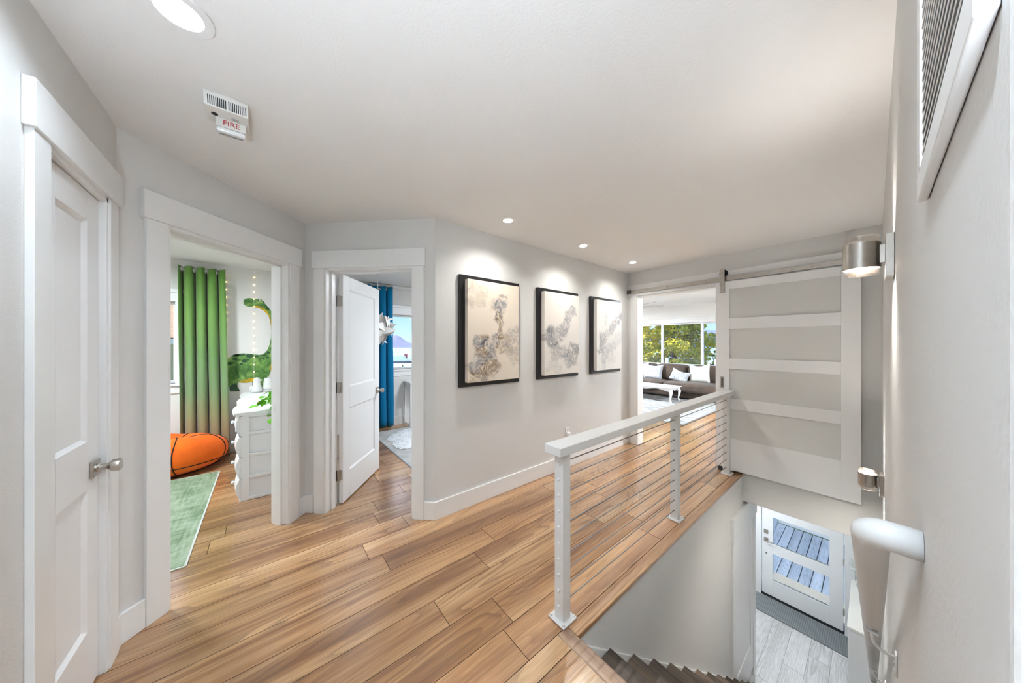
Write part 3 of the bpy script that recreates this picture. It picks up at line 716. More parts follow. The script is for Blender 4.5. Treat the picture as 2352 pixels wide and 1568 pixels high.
# casing on the right wall of the entry
t = thing('trim_5', 'white casing strip on the right wall of the lower entry', 'trim', kind='structure')
MB().box(X0-.020, X0, 4.22, 4.31, ZL, -.62).build('side_casing', M['trim'], t, bevel=.002)
MB().box(X0-.026, X0, 4.20, 5.00, -.62, -.48).build('head_casing', M['trim'], t, bevel=.002)

# ------------------------------------------------------------------ entry door
ed = thing('door_4', 'white entry door with clear glass lites at the bottom of the stairs', 'door', (-.735, 6.41, ZL), kind='structure')
ya, yb2 = 6.395, 6.440
ex0, ex1 = -1.190, -.281
MB().box(ex0, -1.052, ya, yb2, ZL+.02, -.66).build('stile', M['white'], ed, bevel=.002)
MB().box(-.418, ex1, ya, yb2, ZL+.02, -.66).build('stile', M['white'], ed, bevel=.002)
lites = [(-2.44, -2.005), (-1.848, -1.413), (-1.256, -.82)]
zz = [ZL+.02]+[z for g_ in lites for z in g_]+[-.66]
for a, b in zip(zz[0::2], zz[1::2]): MB().box(-1.052, -.418, ya, yb2, a, b).build('rail', M['white'], ed, bevel=.002)
for a, b in lites:
    pn = MB().box(-1.052, -.418, 6.414, 6.420, a, b).build('glass_pane', M['glass'], ed)
for z, nm in ((-1.671, 'deadbolt'), (-1.808, 'lever_plate')):
    o = MB().box(-1.165, -1.110, ya-.010, ya, z-.033, z+.033).build(nm, M['nickel'], ed, bevel=.002)
    if nm == 'deadbolt': MB().box(-1.143, -1.132, ya-.028, ya-.010, z-.018, z+.018).build('thumb_turn', M['nickel'], o)
    else: MB().tube([(-1.137, ya-.010, z), (-1.137, ya-.045, z), (-1.120, ya-.052, z), (-1.03, ya-.052, z)], .008, 10).build('lever', M['nickel'], o)
MB().cyl((-1.134, ya-.008, -2.03), (-1.134, ya, -2.03), .011, n=16).build('key_cylinder', M['steel'], ed)
for z in (-1.0, -1.70, -2.416): MB().cyl((-.276, ya-.008, z-.05), (-.276, ya-.008, z+.05), .008, n=10).build('hinge', M['nickel'], ed)
t = thing('trim_6', 'white casing around the glazed entry door', 'door frame', kind='structure')
MB().box(-1.30, -1.198, 6.380, 6.40, ZL, -.60).build('side_casing', M['trim'], t, bevel=.002)
MB().box(-.268, -.17, 6.380, 6.40, ZL, -.60).build('side_casing', M['trim'], t, bevel=.002)
MB().box(-1.2, -.27, 6.36, 6.56, ZL-.02, ZL+.006).build('threshold', M['dark'], t)

def rug_mat(name, kind):
    g = NT(name); tc = g.n('TexCoord'); ob = tc.outputs['Object']
    fine = g.n('TexNoise', {'Vector': ob, 'Scale': 120., 'Detail': 3.})
    if kind == 'green':
        n1 = g.n('TexNoise', {'Vector': ob, 'Scale': 3.2, 'Detail': 7., 'Roughness': .7})
        mp = g.n('Mapping', {'Vector': ob, 'Scale': (5, 60, 1)}); n2 = g.n('TexNoise', {'Vector': mp.outputs[0], 'Scale': 1., 'Detail': 3.})
        mp3 = g.n('Mapping', {'Vector': ob, 'Scale': (60, 6, 1)}); n3 = g.n('TexNoise', {'Vector': mp3.outputs[0], 'Scale': 1., 'Detail': 3.})
        f = g.math('ADD', g.math('MULTIPLY', n1.outputs['Fac'], .55), g.math('ADD', g.math('MULTIPLY', n2.outputs['Fac'], .22), g.math('MULTIPLY', n3.outputs['Fac'], .23)))
        c = g.ramp(f, [(.38, (.12, .19, .105)), (.46, (.21, .29, .18)), (.54, (.31, .39, .27)), (.64, (.45, .50, .40))])
    elif kind == 'grey':
        n1 = g.n('TexNoise', {'Vector': ob, 'Scale': 2.5, 'Detail': 6., 'Roughness': .65})
        c = g.ramp(n1.outputs['Fac'], [(.35, (.36, .37, .38)), (.5, (.50, .50, .49)), (.65, (.62, .61, .59))])
    elif kind == 'lattice':
        sp = g.n('SeparateXYZ', {0: ob}); wn = g.n('TexNoise', {'Vector': ob, 'Scale': 2.2, 'Detail': 4.})
        ww = g.math('MULTIPLY', g.math('SUBTRACT', wn.outputs['Fac'], .5), .16)
        u = g.math('ADD', g.math('ADD', g.math('MULTIPLY', sp.outputs[0], 2.2), g.math('MULTIPLY', sp.outputs[1], 3.4)), ww)
        v = g.math('ADD', g.math('SUBTRACT', g.math('MULTIPLY', sp.outputs[0], 2.2), g.math('MULTIPLY', sp.outputs[1], 3.4)), ww)
        def line(a): return g.n('MapRange', {'Value': g.math('ABSOLUTE', g.math('SUBTRACT', g.math('FRACT', a), .5)), 'From Min': .0, 'From Max': .06, 'To Min': 1., 'To Max': 0.}).outputs[0]
        f = g.math('MAXIMUM', line(u), line(v))
        n1 = g.n('TexNoise', {'Vector': ob, 'Scale': 7., 'Detail': 5.})
        base = g.ramp(n1.outputs['Fac'], [(.35, (.30, .31, .31)), (.55, (.44, .44, .43)), (.7, (.52, .52, .50))])
        c = g.mix(g.math('MULTIPLY', f, .8), base, (.10, .105, .12, 1))
    elif kind == 'ribbed':
        wv = g.n('TexWave', {'Vector': ob, 'Scale': 14., 'Distortion': .3}, bands_direction='X'); wy = g.n('TexWave', {'Vector': ob, 'Scale': 17., 'Distortion': .3}, bands_direction='Y')
        c = g.ramp(g.math('MULTIPLY', wv.outputs['Fac'], g.math('ADD', g.math('MULTIPLY', wy.outputs['Fac'], .6), .4)), [(.0, (.17, .185, .19)), (.9, (.27, .29, .30))])
    elif kind == 'chevron':
        sp = g.n('SeparateXYZ', {0: ob})
        tri = g.math('PINGPONG', sp.outputs[0], .055)
        f = g.math('FRACT', g.math('MULTIPLY', g.math('ADD', sp.outputs[1], tri), 38.))
        c = g.mix(g.math('GREATER_THAN', f, .5), (.42, .37, .30, 1), (.62, .57, .50, 1))
    g.l(c, g.p.inputs['Base Color']); g.p.inputs['Roughness'].default_value = .95; g.p.inputs['Specular IOR Level'].default_value = .15
    g.bump(fine.outputs['Fac'], .5, .003); return g.m
def rug(name, label, x0, x1, y0, y1, z, h, kind, edge=None, cat='rug'):
    t = thing(name, label, cat, (x0, y0, z))
    MB().box(x0, x1, y0, y1, z+.0006, z+h).build('pile', rug_mat(name+'_pile', kind), t, bevel=.002)
    if edge:
        MB().box(x0-.006, x1+.006, y1, y1+.012, z+.0006, z+h*.8).box(x0-.006, x1+.006, y0-.012, y0, z+.0006, z+h*.8).box(x1, x1+.012, y0, y1, z+.0006, z+h*.8).box(x0-.012, x0, y0, y1, z+.0006, z+h*.8).build('binding', edge, t)
    return t
rug('door_mat', 'grey ribbed door mat inside the entry door', -1.30, -.20, 5.94, 6.33, ZL+.0005, .010, 'ribbed', mat('mat_border', (.16, .17, .18), .8), 'mat')
rug('outdoor_mat', 'beige chevron mat on the deck outside the entry door', -1.30, -.1, 6.66, 7.18, ZL-.03, .012, 'chevron', None, 'mat')

# shoe cabinet with flowers
t = thing('entry_cabinet', 'slim white cabinet against the right wall of the lower entry', 'cabinet', (-.07, 5.55, ZL))
MB().box(-.175, X0-.004, 5.07, 6.09, ZL+.06, -1.775).build('body', M['white'], t, bevel=.003)
MB().box(-.195, X0-.003, 5.05, 6.11, -1.775, -1.75).build('top', mat('cabinet_top', (.80, .78, .72), .4), t, bevel=.003)
for a in (5.085, 5.585): MB().box(-.190, -.1755, a, a+.49, ZL+.10, -1.80).build('door', M['white'], t, bevel=.002)
for y in (5.12, 6.02): MB().box(-.16, -.12, y, y+.04, ZL, ZL+.06).build('leg', M['white'], t)
t = thing('flower_vase', 'white blossoms in a slim vase on the entry cabinet', 'flowers', (-.12, 5.98, -1.75))
MB().lathe([(.028, 0), (.032, .05), (.022, .12), (.016, .16), (.020, .18)], (-.12, 5.98, -1.7495), 20).build('vase', mat('glass_grey', (.55, .58, .60), .15), t, smooth=True)
for k in range(9):
    a = k*2.4; x = -.15+.055*math.cos(a); y = 5.98+.05*math.sin(a); z = -1.50+.045*math.sin(k*1.7)
    MB().tube([(-.12, 5.98, -1.60), ((x-.12)/2, 5.98*.5+y*.5, z-.05), (x, y, z)], .0022, 6).build('stem', M['sage'], t)
    fl_ = MB()
    for q in range(5):
        b = q*2*PI/5; fl_.ellip((x+.016*math.cos(b), y+.016*math.sin(b), z), (.014, .014, .007), 8, 6)
    fl_.build('blossom', M['linen'], t, smooth=True)

# ------------------------------------------------------------------ windows
def window(name, F, u0, u1, z0, z1, depth, label, mull=(), stool=True, head=None, fr=.045, side=True):
    """F: u along wall, v into the room (v=0 inner face)"""
    t = thing(name, label, 'window', (F[0][0]+(u0+u1)/2*F[1][0], F[0][1]+(u0+u1)/2*F[1][1], z0), kind='structure')
    d0, d1 = -depth+.02, -depth+.08
    MB().fbox(F, u0, u1, d0, d1, z0, z0+fr).build('frame_bar', M['white'], t, bevel=.003)
    MB().fbox(F, u0, u1, d0, d1, z1-fr, z1).build('frame_bar', M['white'], t, bevel=.003)
    for a in (u0, u1-fr): MB().fbox(F, a, a+fr, d0, d1, z0+fr, z1-fr).build('frame_bar', M['white'], t, bevel=.003)
    ed_ = [u0+fr]
    for m in mull:
        MB().fbox(F, m-.032, m+.032, d0, d1, z0+fr, z1-fr).build('mullion', M['white'], t, bevel=.003); ed_ += [m-.032, m+.032]
    ed_.append(u1-fr)
    for a, b in zip(ed_[0::2], ed_[1::2]): MB().fbox(F, a, b, -depth+.045, -depth+.049, z0+fr, z1-fr).build('pane', M['glass'], t)
    if stool:
        MB().fbox(F, u0-.06, u1+.06, -depth+.08, .045, z0-.028, z0).build('sill', M['white'], t, bevel=.004)
        MB().fbox(F, u0-.04, u1+.04, 0, .018, z0-.12, z0-.028).build('apron', M['white'], t, bevel=.002)
    if side:
        for a, b in ((u0-.085, u0), (u1, u1+.085)): MB().fbox(F, a, b, 0, .018, z0, z1).build('side_casing', M['white'], t, bevel=.002)
    if head:
        MB().fbox(F, u0-.085, u1+.085, 0, .018, z1, head[0]).build('head_casing', M['white'], t, bevel=.002)
        MB().fbox(F, u0-.10, u1+.10, 0, .035, head[0], head[1]).build('head_cap', M['white'], t, bevel=.004)
    return t
OF = ((XO, 0), (0, 1), (1, 0))
window('window_1', OF, -1.95, -.839, .945, 1.934, .16, 'white framed window at the left of the green curtain', head=(2.035, 2.083), fr=.03)
window('window_2', OF, 1.70, 3.30, .975, 1.94, .16, 'white framed sea view window beside the blue curtain', head=(2.063, 2.10), fr=.03)
NFw = ((0, 9.4), (1, 0), (0, -1))
window('window_3', NFw, -5.4, -1.7, .80, 2.035, .15, 'wide living room window looking onto the tree and bay', mull=(-4.168, -3.074), head=(2.12, 2.167), fr=.04)
t = thing('trim_7', 'white crown moulding above the blue curtain', 'moulding', kind='structure')
MB().box(XO, XO+.05, .39, 3.7, 2.39, 2.44).build('moulding', M['trim'], t, bevel=.015)

# ------------------------------------------------------------------ curtains
def curtain_mat(name, stops, rough=.7, sheen=.4):
    g = NT(name); tc = g.n('TexCoord'); sp = g.n('SeparateXYZ', {0: tc.outputs['Object']})
    n = g.n('TexNoise', {'Vector': tc.outputs['Object'], 'Scale': 6., 'Detail': 4.})
    f = g.math('ADD', g.math('DIVIDE', sp.outputs[2], 2.4), g.math('MULTIPLY', g.math('SUBTRACT', n.outputs['Fac'], .5), .10))
    g.l(g.ramp(f, stops), g.p.inputs['Base Color']); g.p.inputs['Roughness'].default_value = rough; g.p.inputs['Sheen Weight'].default_value = sheen; g.p.inputs['Sheen Roughness'].default_value = .4
    g.p.inputs['Specular IOR Level'].default_value = .25
    return g.m
def curtain(name, label, x, ya, yb_, yc, yd, z0, z1, folds, amp, material, phase=0., rodz=None, rod=(0, 1), rr=.011):
    """hangs in plane x; top spans ya..yb_, bottom yc..yd"""
    t = thing(name, label, 'curtain', (x, (ya+yb_)/2, 0))
    nu, nv = folds*22+1, 26
    def fn(u, v):
        z = z1+(z0-z1)*v
        k = 2*PI*folds*u+phase
        fr = (folds*u+phase/(2*PI)) % 1.0
        wd = .15+.05*math.sin(5.3*math.floor(folds*u+phase/(2*PI))+1)
        s = .62+.38*math.cos(2*PI*(fr-.0)) - 1.9*math.exp(-((fr-.5)/wd)**2)
        a = amp*(.90+.12*v)*(1+.10*math.sin(3.1*u*folds+1.7))
        y = (ya+(yb_-ya)*u)*(1-v)+(yc+(yd-yc)*u)*v + .22*amp*math.sin(k+.6)*(.5+.5*v)
        return (x+a*s+.010*math.sin(7*v+9*u), y, z+.006*math.sin(k))
    MB().grid(fn, nu, nv).build('fabric', material, t, smooth=True, solid=.0035, loc=(x, (ya+yb_)/2, 0))
    r = thing('curtain_rod', label.replace('curtain', 'curtain rod', 1) if False else 'white curtain rod carrying the %s' % label.split(' with')[0].split(' hanging')[0], 'curtain rod', (x, rod[0], rodz))
    MB().cyl((x, rod[0], rodz), (x, rod[1], rodz), rr, n=16).build('pole', M['white'], r, smooth=True)
    for yy in rod:
        s = 1 if yy == max(rod) else -1
        MB().cyl((x, yy-.01*s, rodz), (x, yy+.030*s, rodz), rr*1.5, n=16).build('finial', M['white'], r)
    for yy in (rod[0]+.12, rod[1]-.03):
        MB().box(XO, x+.005, yy-.008, yy+.008, rodz-.012, rodz+.002).build('bracket', M['white'], r)
    # grommets on the fold crossings
    for k in range(folds*2):
        u = (k+.5-phase/PI+.5)/(2*folds)
        if 0 < u < 1:
            yy = ya+(yb_-ya)*u
            MB().ring((x-.004, yy-.002, rodz), (.35, 1, 0), rr+.004, rr+.016, .005, 20).build('grommet', M['white'], t)
    return t
green_m = curtain_mat('green_velvet', [(.0, (.36, .21, .11)), (.10, (.40, .27, .16)), (.22, (.30, .30, .15)), (.36, (.20, .31, .15)), (.55, (.16, .29, .10)), (.75, (.17, .33, .08)), (1., (.12, .28, .05))], .6, .5)
blue_m = curtain_mat('blue_fabric', [(0., (.0, .17, .36)), (.5, (.0, .185, .39)), (1., (.0, .20, .42))], .75, .2)
curtain('green_curtain', 'green velvet curtain with a tan faded hem', -5.262, -.805, -.400, -.79, -.36, .02, 2.355, 4, .052, green_m, .9, 2.318, (-2.15, -.405))
curtain('blue_curtain', 'bright blue curtain hanging beside the sea view window', -5.262, 1.22, 1.695, 1.22, 1.71, .03, 2.39, 4, .040, blue_m, 2.6, 2.345, (.9, 1.66))

# ------------------------------------------------------------------ dinosaur wall decal
DINO = [(-0.227, 1.99), (-0.219, 2.013), (-0.196, 2.033), (-0.165, 2.041), (-0.133, 2.035), (-0.115, 2.029), (-0.092, 2.036), (-0.069, 2.044), (-0.05, 2.04), (-0.031, 2.02), (-0.008, 1.985), (0.025, 1.939), (0.059, 1.886), (0.091, 1.819), (0.105, 1.752), (0.113, 1.603), (0.142, 1.55), (0.152, 1.431), (0.159, 1.275), (0.135, 1.189), (0.094, 1.122), (0.074, 1.08), (0.054, 1.039), (0.038, 0.98), (0.008, 0.948), (-0.018, 0.925), (-0.031, 0.842), (-0.034, 0.771), (-0.133, 0.776), (-0.139, 0.843), (-0.136, 0.908), (-0.188, 0.9), (-0.231, 0.902), (-0.279, 0.914), (-0.288, 0.889), (-0.285, 0.848), (-0.273, 0.827), (-0.263, 0.806), (-0.27, 0.794), (-0.285, 0.792), (-0.359, 0.799), (-0.365, 0.848), (-0.362, 0.867), (-0.374, 0.841), (-0.385, 0.806), (-0.382, 0.782), (-0.394, 0.781), (-0.402, 0.828), (-0.425, 0.893), (-0.454, 0.958), (-0.487, 0.992), (-0.537, 0.988), (-0.581, 0.968), (-0.543, 1.027), (-0.487, 1.086), (-0.442, 1.147), (-0.408, 1.204), (-0.362, 1.247), (-0.321, 1.278), (-0.279, 1.293), (-0.231, 1.297), (-0.176, 1.291), (-0.12, 1.281), (-0.069, 1.274), (-0.037, 1.277), (-0.005, 1.3), (0.021, 1.338), (0.044, 1.414), (0.058, 1.499), (0.0615, 1.602), (0.057, 1.687), (0.047, 1.749), (0.035, 1.804), (0.011, 1.845), (-0.022, 1.883), (-0.06, 1.905), (-0.097, 1.917), (-0.129, 1.921), (-0.165, 1.924), (-0.196, 1.926), (-0.216, 1.941), (-0.227, 1.966)]
BELLY = [(-0.294, 0.915), (-0.255, 0.929), (-0.207, 0.948), (-0.157, 0.96), (-0.12, 0.964), (-0.082, 0.959), (-0.069, 0.941), (-0.12, 0.916), (-0.137, 0.910), (-0.188, 0.902), (-0.231, 0.904), (-0.279, 0.915)]
CHEST = [(0.091, 1.277), (0.152, 1.275), (0.149, 1.224), (0.094, 1.124), (0.073, 1.080), (0.056, 1.043), (0.044, 1.048), (0.054, 1.124), (0.078, 1.191)]
THROAT = [(-0.156, 1.926), (-0.129, 1.934), (-0.092, 1.945), (-0.06, 1.938), (-0.017, 1.917), (0.021, 1.877), (0.047, 1.817), (0.062, 1.749), (0.071, 1.602), (0.0635, 1.602), (0.058, 1.687), (0.048, 1.749), (0.036, 1.804), (0.012, 1.845), (-0.022, 1.883), (-0.06, 1.905), (-0.097, 1.917), (-0.129, 1.921)]
SPOTS = [(-0.303, 1.269, 0.0317, 0.0183), (-0.261, 1.275, 0.05, 0.0163), (-0.312, 1.225, 0.0267, 0.0183), (-0.276, 1.208, 0.0117, 0.0067), (-0.362, 1.167, 0.0333, 0.0167), (-0.249, 1.154, 0.0183, 0.015), (-0.167, 1.262, 0.0417, 0.0233), (-0.182, 1.211, 0.015, 0.0083), (-0.095, 1.252, 0.025, 0.015), (-0.021, 1.262, 0.0333, 0.0105), (0.035, 1.299, 0.0183, 0.0167), (0.025, 1.234, 0.0183, 0.0125), (0.067, 1.354, 0.014, 0.0117), (-0.024, 1.216, 0.0133, 0.0117), (-0.219, 1.194, 0.0283, 0.0217), (-0.020, 1.999, .010, .007), (-0.027, 1.968, .008, .005), (-0.001, 1.955, .012, .010), (0.021, 1.925, .014, .009), (0.033, 1.900, .012, .008)]
def decal_mat(name, stops, scale=9.):
    g = NT(name); tc = g.n('TexCoord'); n = g.n('TexNoise', {'Vector': tc.outputs['Object'], 'Scale': scale, 'Detail': 6., 'Roughness': .6, 'Distortion': .8})
    g.l(g.ramp(n.outputs['Fac'], stops), g.p.inputs['Base Color']); g.p.inputs['Roughness'].default_value = .7; return g.m
t = thing('dinosaur_decal', 'green long-necked dinosaur wall decal behind the dresser', 'wall decal', (XO, -.1, .77))
plate = lambda lo: (lambda a, b, k: (XO+lo+k, a, b))
MB().prism(DINO, plate(.0005), .002).build('body', decal_mat('dino_green', [(.30, (.03, .10, .025)), (.44, (.075, .20, .04)), (.56, (.16, .33, .07)), (.70, (.36, .48, .16))]), t)
yel = decal_mat('dino_yellow', [(.35, (.42, .26, .005)), (.6, (.58, .42, .02))], 14.)
for nm, pl_ in (('belly', BELLY), ('chest', CHEST), ('throat', THROAT)): MB().prism(pl_, plate(.0025), .0008).build(nm, yel, t)
dk = decal_mat('dino_spot', [(.3, (.012, .05, .025)), (.7, (.04, .12, .05))], 20.)
for (a, b, c, d) in SPOTS:
    MB().prism([(a+c*math.cos(q*2*PI/14)*(1+.15*math.sin(3*q)), b+d*math.sin(q*2*PI/14)) for q in range(14)], plate(.0025), .0008).build('spot', dk, t)
LEG = [(-0.358, 0.867), (-0.339, 0.893), (-0.309, 0.905), (-0.290, 0.885), (-0.286, 0.848), (-0.274, 0.827), (-0.264, 0.806), (-0.272, 0.795), (-0.285, 0.793), (-0.358, 0.80), (-0.364, 0.848)]
MB().prism(LEG, plate(.0025), .0006).build('hind_leg', decal_mat('dino_dark', [(.3, (.03, .06, .04)), (.7, (.07, .14, .07))]), t)
cir = lambda a, b, r: [(a+r*math.cos(q*2*PI/16), b+r*math.sin(q*2*PI/16)) for q in range(16)]
ey = MB().prism(cir(-.068, 2.021, .014), plate(.0026), .0008).build('eye', M['linen'], t)
MB().prism(cir(-.075, 2.019, .008), plate(.0036), .0008).build('pupil', M['dark'], ey)
MB().prism(cir(-.183, 1.998, .006), plate(.0026), .0008).build('nostril', M['dark'], t)

# ------------------------------------------------------------------ fairy light strings
t = thing('string_lights', 'warm fairy light strings hung from hooks on the dinosaur wall', 'string lights', (XO, -.12, 2.4))
wire = M['linen']; wx = XO+.010
def swag(a, b, sag):
    return [(wx, a[0]+(b[0]-a[0])*k/12, a[1]+(b[1]-a[1])*k/12-sag*4*(k/12)*(1-k/12)) for k in range(13)]
H1, H2, H3 = (-.41, 2.408), (-.119, 2.398), (.18, 2.392)
for a, b in ((H1, H2), (H2, H3)): MB().tube(swag(a, b, .035), .0016, 6).build('wire', wire, t)
for y, z in (H1, H2): MB().lathe([(.016, 0), (.016, .006), (.009, .012), (.009, .016)], (XO+.0003, y, z), 14, (1, 0, 0)).build('hook', M['white'], t)
for y, za in ((-.119, 2.398), (-.398, 2.40)):
    MB().tube([(wx, y+.002*math.sin(k*1.3), za-k*.1) for k in range(17)], .0013, 6).build('wire', wire, t)
    for k in range(15): MB().ellip((wx, y+.002*math.sin((k+.8)*1.3), za-.075-k*.0985), (.0048, .0048, .0065), 10, 8).build('bulb', M['fairy'], t, smooth=True)

# ------------------------------------------------------------------ dresser
t = thing('dresser', 'white curved-front chest of drawers beside the doorway', 'dresser', (-4.36, .02, 0))
dx0, dx1, dy0, dy1, dzt = -5.11, -3.625, -.165, .245, .775
MB().box(dx0, dx1-.02, dy0, dy1, .02, dzt).build('body', M['white'], t)
# end panel facing the doorway: stiles, rails, recessed panels
MB().box(dx1-.02, dx1, dy0, dy0+.05, .0, dzt).build('end_stile', M['white'], t, bevel=.002); MB().box(dx1-.02, dx1, dy1-.05, dy1, .0, dzt).build('end_stile', M['white'], t, bevel=.002)
for z in (.0, .195, .394, .592, .752): MB().box(dx1-.02, dx1+.004, dy0+.05, dy1-.05, z, z+.028).build('end_rail', M['white'], t, bevel=.004)
# lobed top
def front(x, amp=.024): return dy0-.050-amp*abs(math.sin(PI*(x-dx1)/(dx1-dx0)*3))
poly = [(dx1+.012, dy1)]+[(dx1+.012-(dx1-dx0+.024)*k/60, front(min(dx1, max(dx0, dx1-(dx1-dx0)*k/60)))) for k in range(61)]+[(dx0-.012, dy1)]
MB().prism(poly, lambda a, b, k: (a, b, dzt+k), .026).build('top', M['white'], t, bevel=.008)
poly2 = [(dx1-.035, dy1-.03)]+[(dx1-.035-(dx1-dx0-.07)*k/60, front(dx1-(dx1-dx0)*k/60, .030)+.085) for k in range(61)]+[(dx0+.035, dy1-.03)]
MB().prism(poly2, lambda a, b, k: (a, b, dzt+.024+k), .005).build('top_inlay', M['white'], t, bevel=.002)
# bombe drawers
cw = (dx1-dx0)/3
for r_ in range(4):
    z0_, z1_ = .018+r_*.1905, .018+r_*.1905+.178
    for c_ in range(3):
        xa, xb = dx1-cw*(c_+1)+.012, dx1-cw*c_-.012
        def fn(u, v, xa=xa, xb=xb, z0_=z0_, z1_=z1_):
            x = xa+(xb-xa)*u; b = .016+.020*math.sin(PI*u)+.026*math.sin(PI*v)**.8
            return (x, dy0-b, z0_+(z1_-z0_)*v)
        def fn2(u, v, fn=fn, xa=xa, xb=xb, z0_=z0_, z1_=z1_):
            i = round(u*14)
            if i == 0: return (xa, dy0, z0_+(z1_-z0_)*v)
            if i == 14: return (xb, dy0, z0_+(z1_-z0_)*v)
            return fn((i-1)/12, v)
        dm = MB().grid(fn2, 15, 11)
        dm.box(xa, xb, dy0-.014, dy0+.002, z0_, z1_)
        dr = dm.build('drawer', M['white'], t)
        MB().lathe([(.010, 0), (.008, .008), (.015, .016), (.015, .024), (.008, .030)], ((xa+xb)/2, dy0-.058, (z0_+z1_)/2), 14, (0, -1, 0)).build('knob', mat('crystal_knob', (.70, .74, .80), .12) if 'crystal_knob' not in bpy.data.materials else bpy.data.materials['crystal_knob'], dr, smooth=True)
    MB().box(dx1-.022, dx1-.002, dy0-.012, dy0, z0_, z1_).build('corner_post', M['white'], t, bevel=.003)
MB().box(dx0, dx1, dy0-.02, dy0, 0, .02).build('plinth', M['white'], t)
DT = .8045
# bird night light
t = thing('bird_lamp', 'small white bird shaped night light on the dresser', 'lamp', (-5.03, -.085, DT))
cx_, cy_ = -5.02, -.085
MB().lathe([(.040, 0), (.055, .004), (.058, .03), (.052, .065), (.038, .10), (.033, .125), (.036, .150), (.030, .175), (.014, .190)], (cx_, cy_, DT+.0005), 28).build('body', M['linen'], t, smooth=True, sub=1)
MB().ellip((cx_+.006, cy_+.034, DT+.152), (.012, .022, .010), 14, 10).build('beak', M['linen'], t, smooth=True)
MB().ellip((cx_, cy_-.052, DT+.05), (.030, .026, .034), 14, 10).build('tail', M['linen'], t, smooth=True)
for s in (-1, 1): MB().ellip((cx_+.030, cy_+.006*s-.006, DT+.158), (.004, .004, .005), 8, 6).build('eye', M['dark'], t) if s < 0 else None
t = thing('diffuser_lamp', 'white tapered lamp with a grey base beside the bird night light', 'lamp', (-5.03, .030, DT))
MB().cyl((-5.03, .030, DT+.0005), (-5.03, .030, DT+.030), .058, n=32).build('base', mat('pale_grey', (.55, .55, .55), .4), t, bevel=.004)
MB().lathe([(.057, .031), (.056, .05), (.046, .165), (.043, .172), (.0, .173)], (-5.03, .030, DT), 32).build('shade', M['linen'], t, smooth=True)
MB().cyl((-5.03, .093, DT+.012), (-5.03, .113, DT+.012), .012, n=12).build('plug', M['dark'], t)

# trailing plant
t = thing('trailing_plant', 'bright green trailing plant on the near end of the dresser', 'plant', (-3.74, .13, DT))
MB().lathe([(.045, .0), (.060, .09), (.062, .10), (.056, .10), (.050, .08), (.0, .08)], (-3.74, .13, DT+.0005), 24).build('pot', M['white'], t, smooth=False)
def leaf_mesh():
    m = MB()
    prof = [(0, 0), (.25, .42), (.55, .48), (.8, .28), (1, 0)]
    vs = []; 
    for a, b in prof: vs += [(a, -b*.8, .10*math.sin(PI*a)+.10*b), (a, 0, .10*math.sin(PI*a)), (a, b*.8, .10*math.sin(PI*a)+.10*b)]
    fs = []
    for k in range(4):
        i = k*3; fs += [(i, i+3, i+4, i+1), (i+1, i+4, i+5, i+2)]
    me = bpy.data.meshes.new('leaf'); me.from_pydata(vs, [], fs); me.materials.append(M['sage'])
    for p in me.polygons: p.use_smooth = True
    return me
lm = leaf_mesh(); rnd = random.Random(5)
stems = [((-3.74, .13, .89), (-3.66, .05, .93), (-3.58, -.03, .86)), ((-3.74, .13, .89), (-3.64, .06, .95), (-3.60, .02, .90)), ((-3.74, .13, .89), (-3.62, .09, .90), (-3.585, .055, .72)), ((-3.74, .13, .89), (-3.66, .10, .98), (-3.62, .06, .97)), ((-3.74, .13, .89), (-3.70, .2, .95), (-3.66, .22, .9))]
for a, b, c in stems:
    P = [Vector(a)*(1-s)**2+Vector(b)*2*s*(1-s)+Vector(c)*s*s for s in [k/8 for k in range(9)]]
    MB().tube(P, .0022, 6).build('stem', M['sage'], t)
    for k in range(8):
        p = P[min(8, 2+k*6//7)]+Vector((rnd.uniform(-.012, .012), rnd.uniform(-.02, .02), rnd.uniform(-.01, .015)))
        o = bpy.data.objects.new('leaf', lm); COL.objects.link(o); o.parent = t; o.location = p-Vector(t.location); s = rnd.uniform(.062, .10); o.scale = (s, s, s)
        o.rotation_euler = (rnd.uniform(-.5, .5), rnd.uniform(-.2, .9), rnd.uniform(-2.6, .6))

# ------------------------------------------------------------------ basketball beanbag
t = thing('beanbag', 'orange basketball beanbag chair in front of the green curtain', 'beanbag', (-4.955, -.81, 0))
BC = Vector((-4.885, -.81, 0)); RX, RY, HB = .285, .465, .42
def bag(th, ph, off=0.):
    """th around, ph 0 bottom .. 1 top centre"""
    # superellipse profile
    a = ph*PI/2*2-PI/2
    ca, sa = math.cos(a), math.sin(a)
    r = abs(ca)**.62; z = .5+.5*math.copysign(abs(sa)**.85, sa)
    wob = 1+.03*math.sin(3*th+1)+.02*math.sin(5*th)
    zz = z*HB*(1+.06*math.sin(2*th+.6))
    if ph > .5:
        k = max(0, 1-r/.75); zz -= .16*k**1.1*HB*1.6   # dent
        zz += .022*math.sin(6*th)*r*(1-r)*4*.5
    n = Vector((math.cos(th)*ca/RX, math.sin(th)*ca/RY, sa/HB*1.2)); n.normalize()
    return BC+Vector(((RX+0)*r*wob*math.cos(th), RY*r*wob*math.sin(th), .004+max(zz, 0)))+n*off
og = mat('orange_plush', (.95, .15, .0), .8, var=.12, vscale=6, sheen=.1)
MB().grid(lambda u, v: bag(2*PI*u, min(.999, max(.001, v))), 72, 40, True).build('cushion', og, t, smooth=True)
sm = mat('black_piping', (.025, .006, .004), .7)
for k in range(8):
    th0 = k*PI/4+.35
    MB().tube([bag(th0+.22*math.sin(PI*s)*(1 if k % 2 else -1), .04+.90*s, .001) for s in [q/28 for q in range(29)]], .0055, 6).build('seam', sm, t, smooth=True)
MB().tube([bag(2*PI*q/72, .36, .001) for q in range(73)], .0055, 6).build('seam', sm, t, smooth=True)
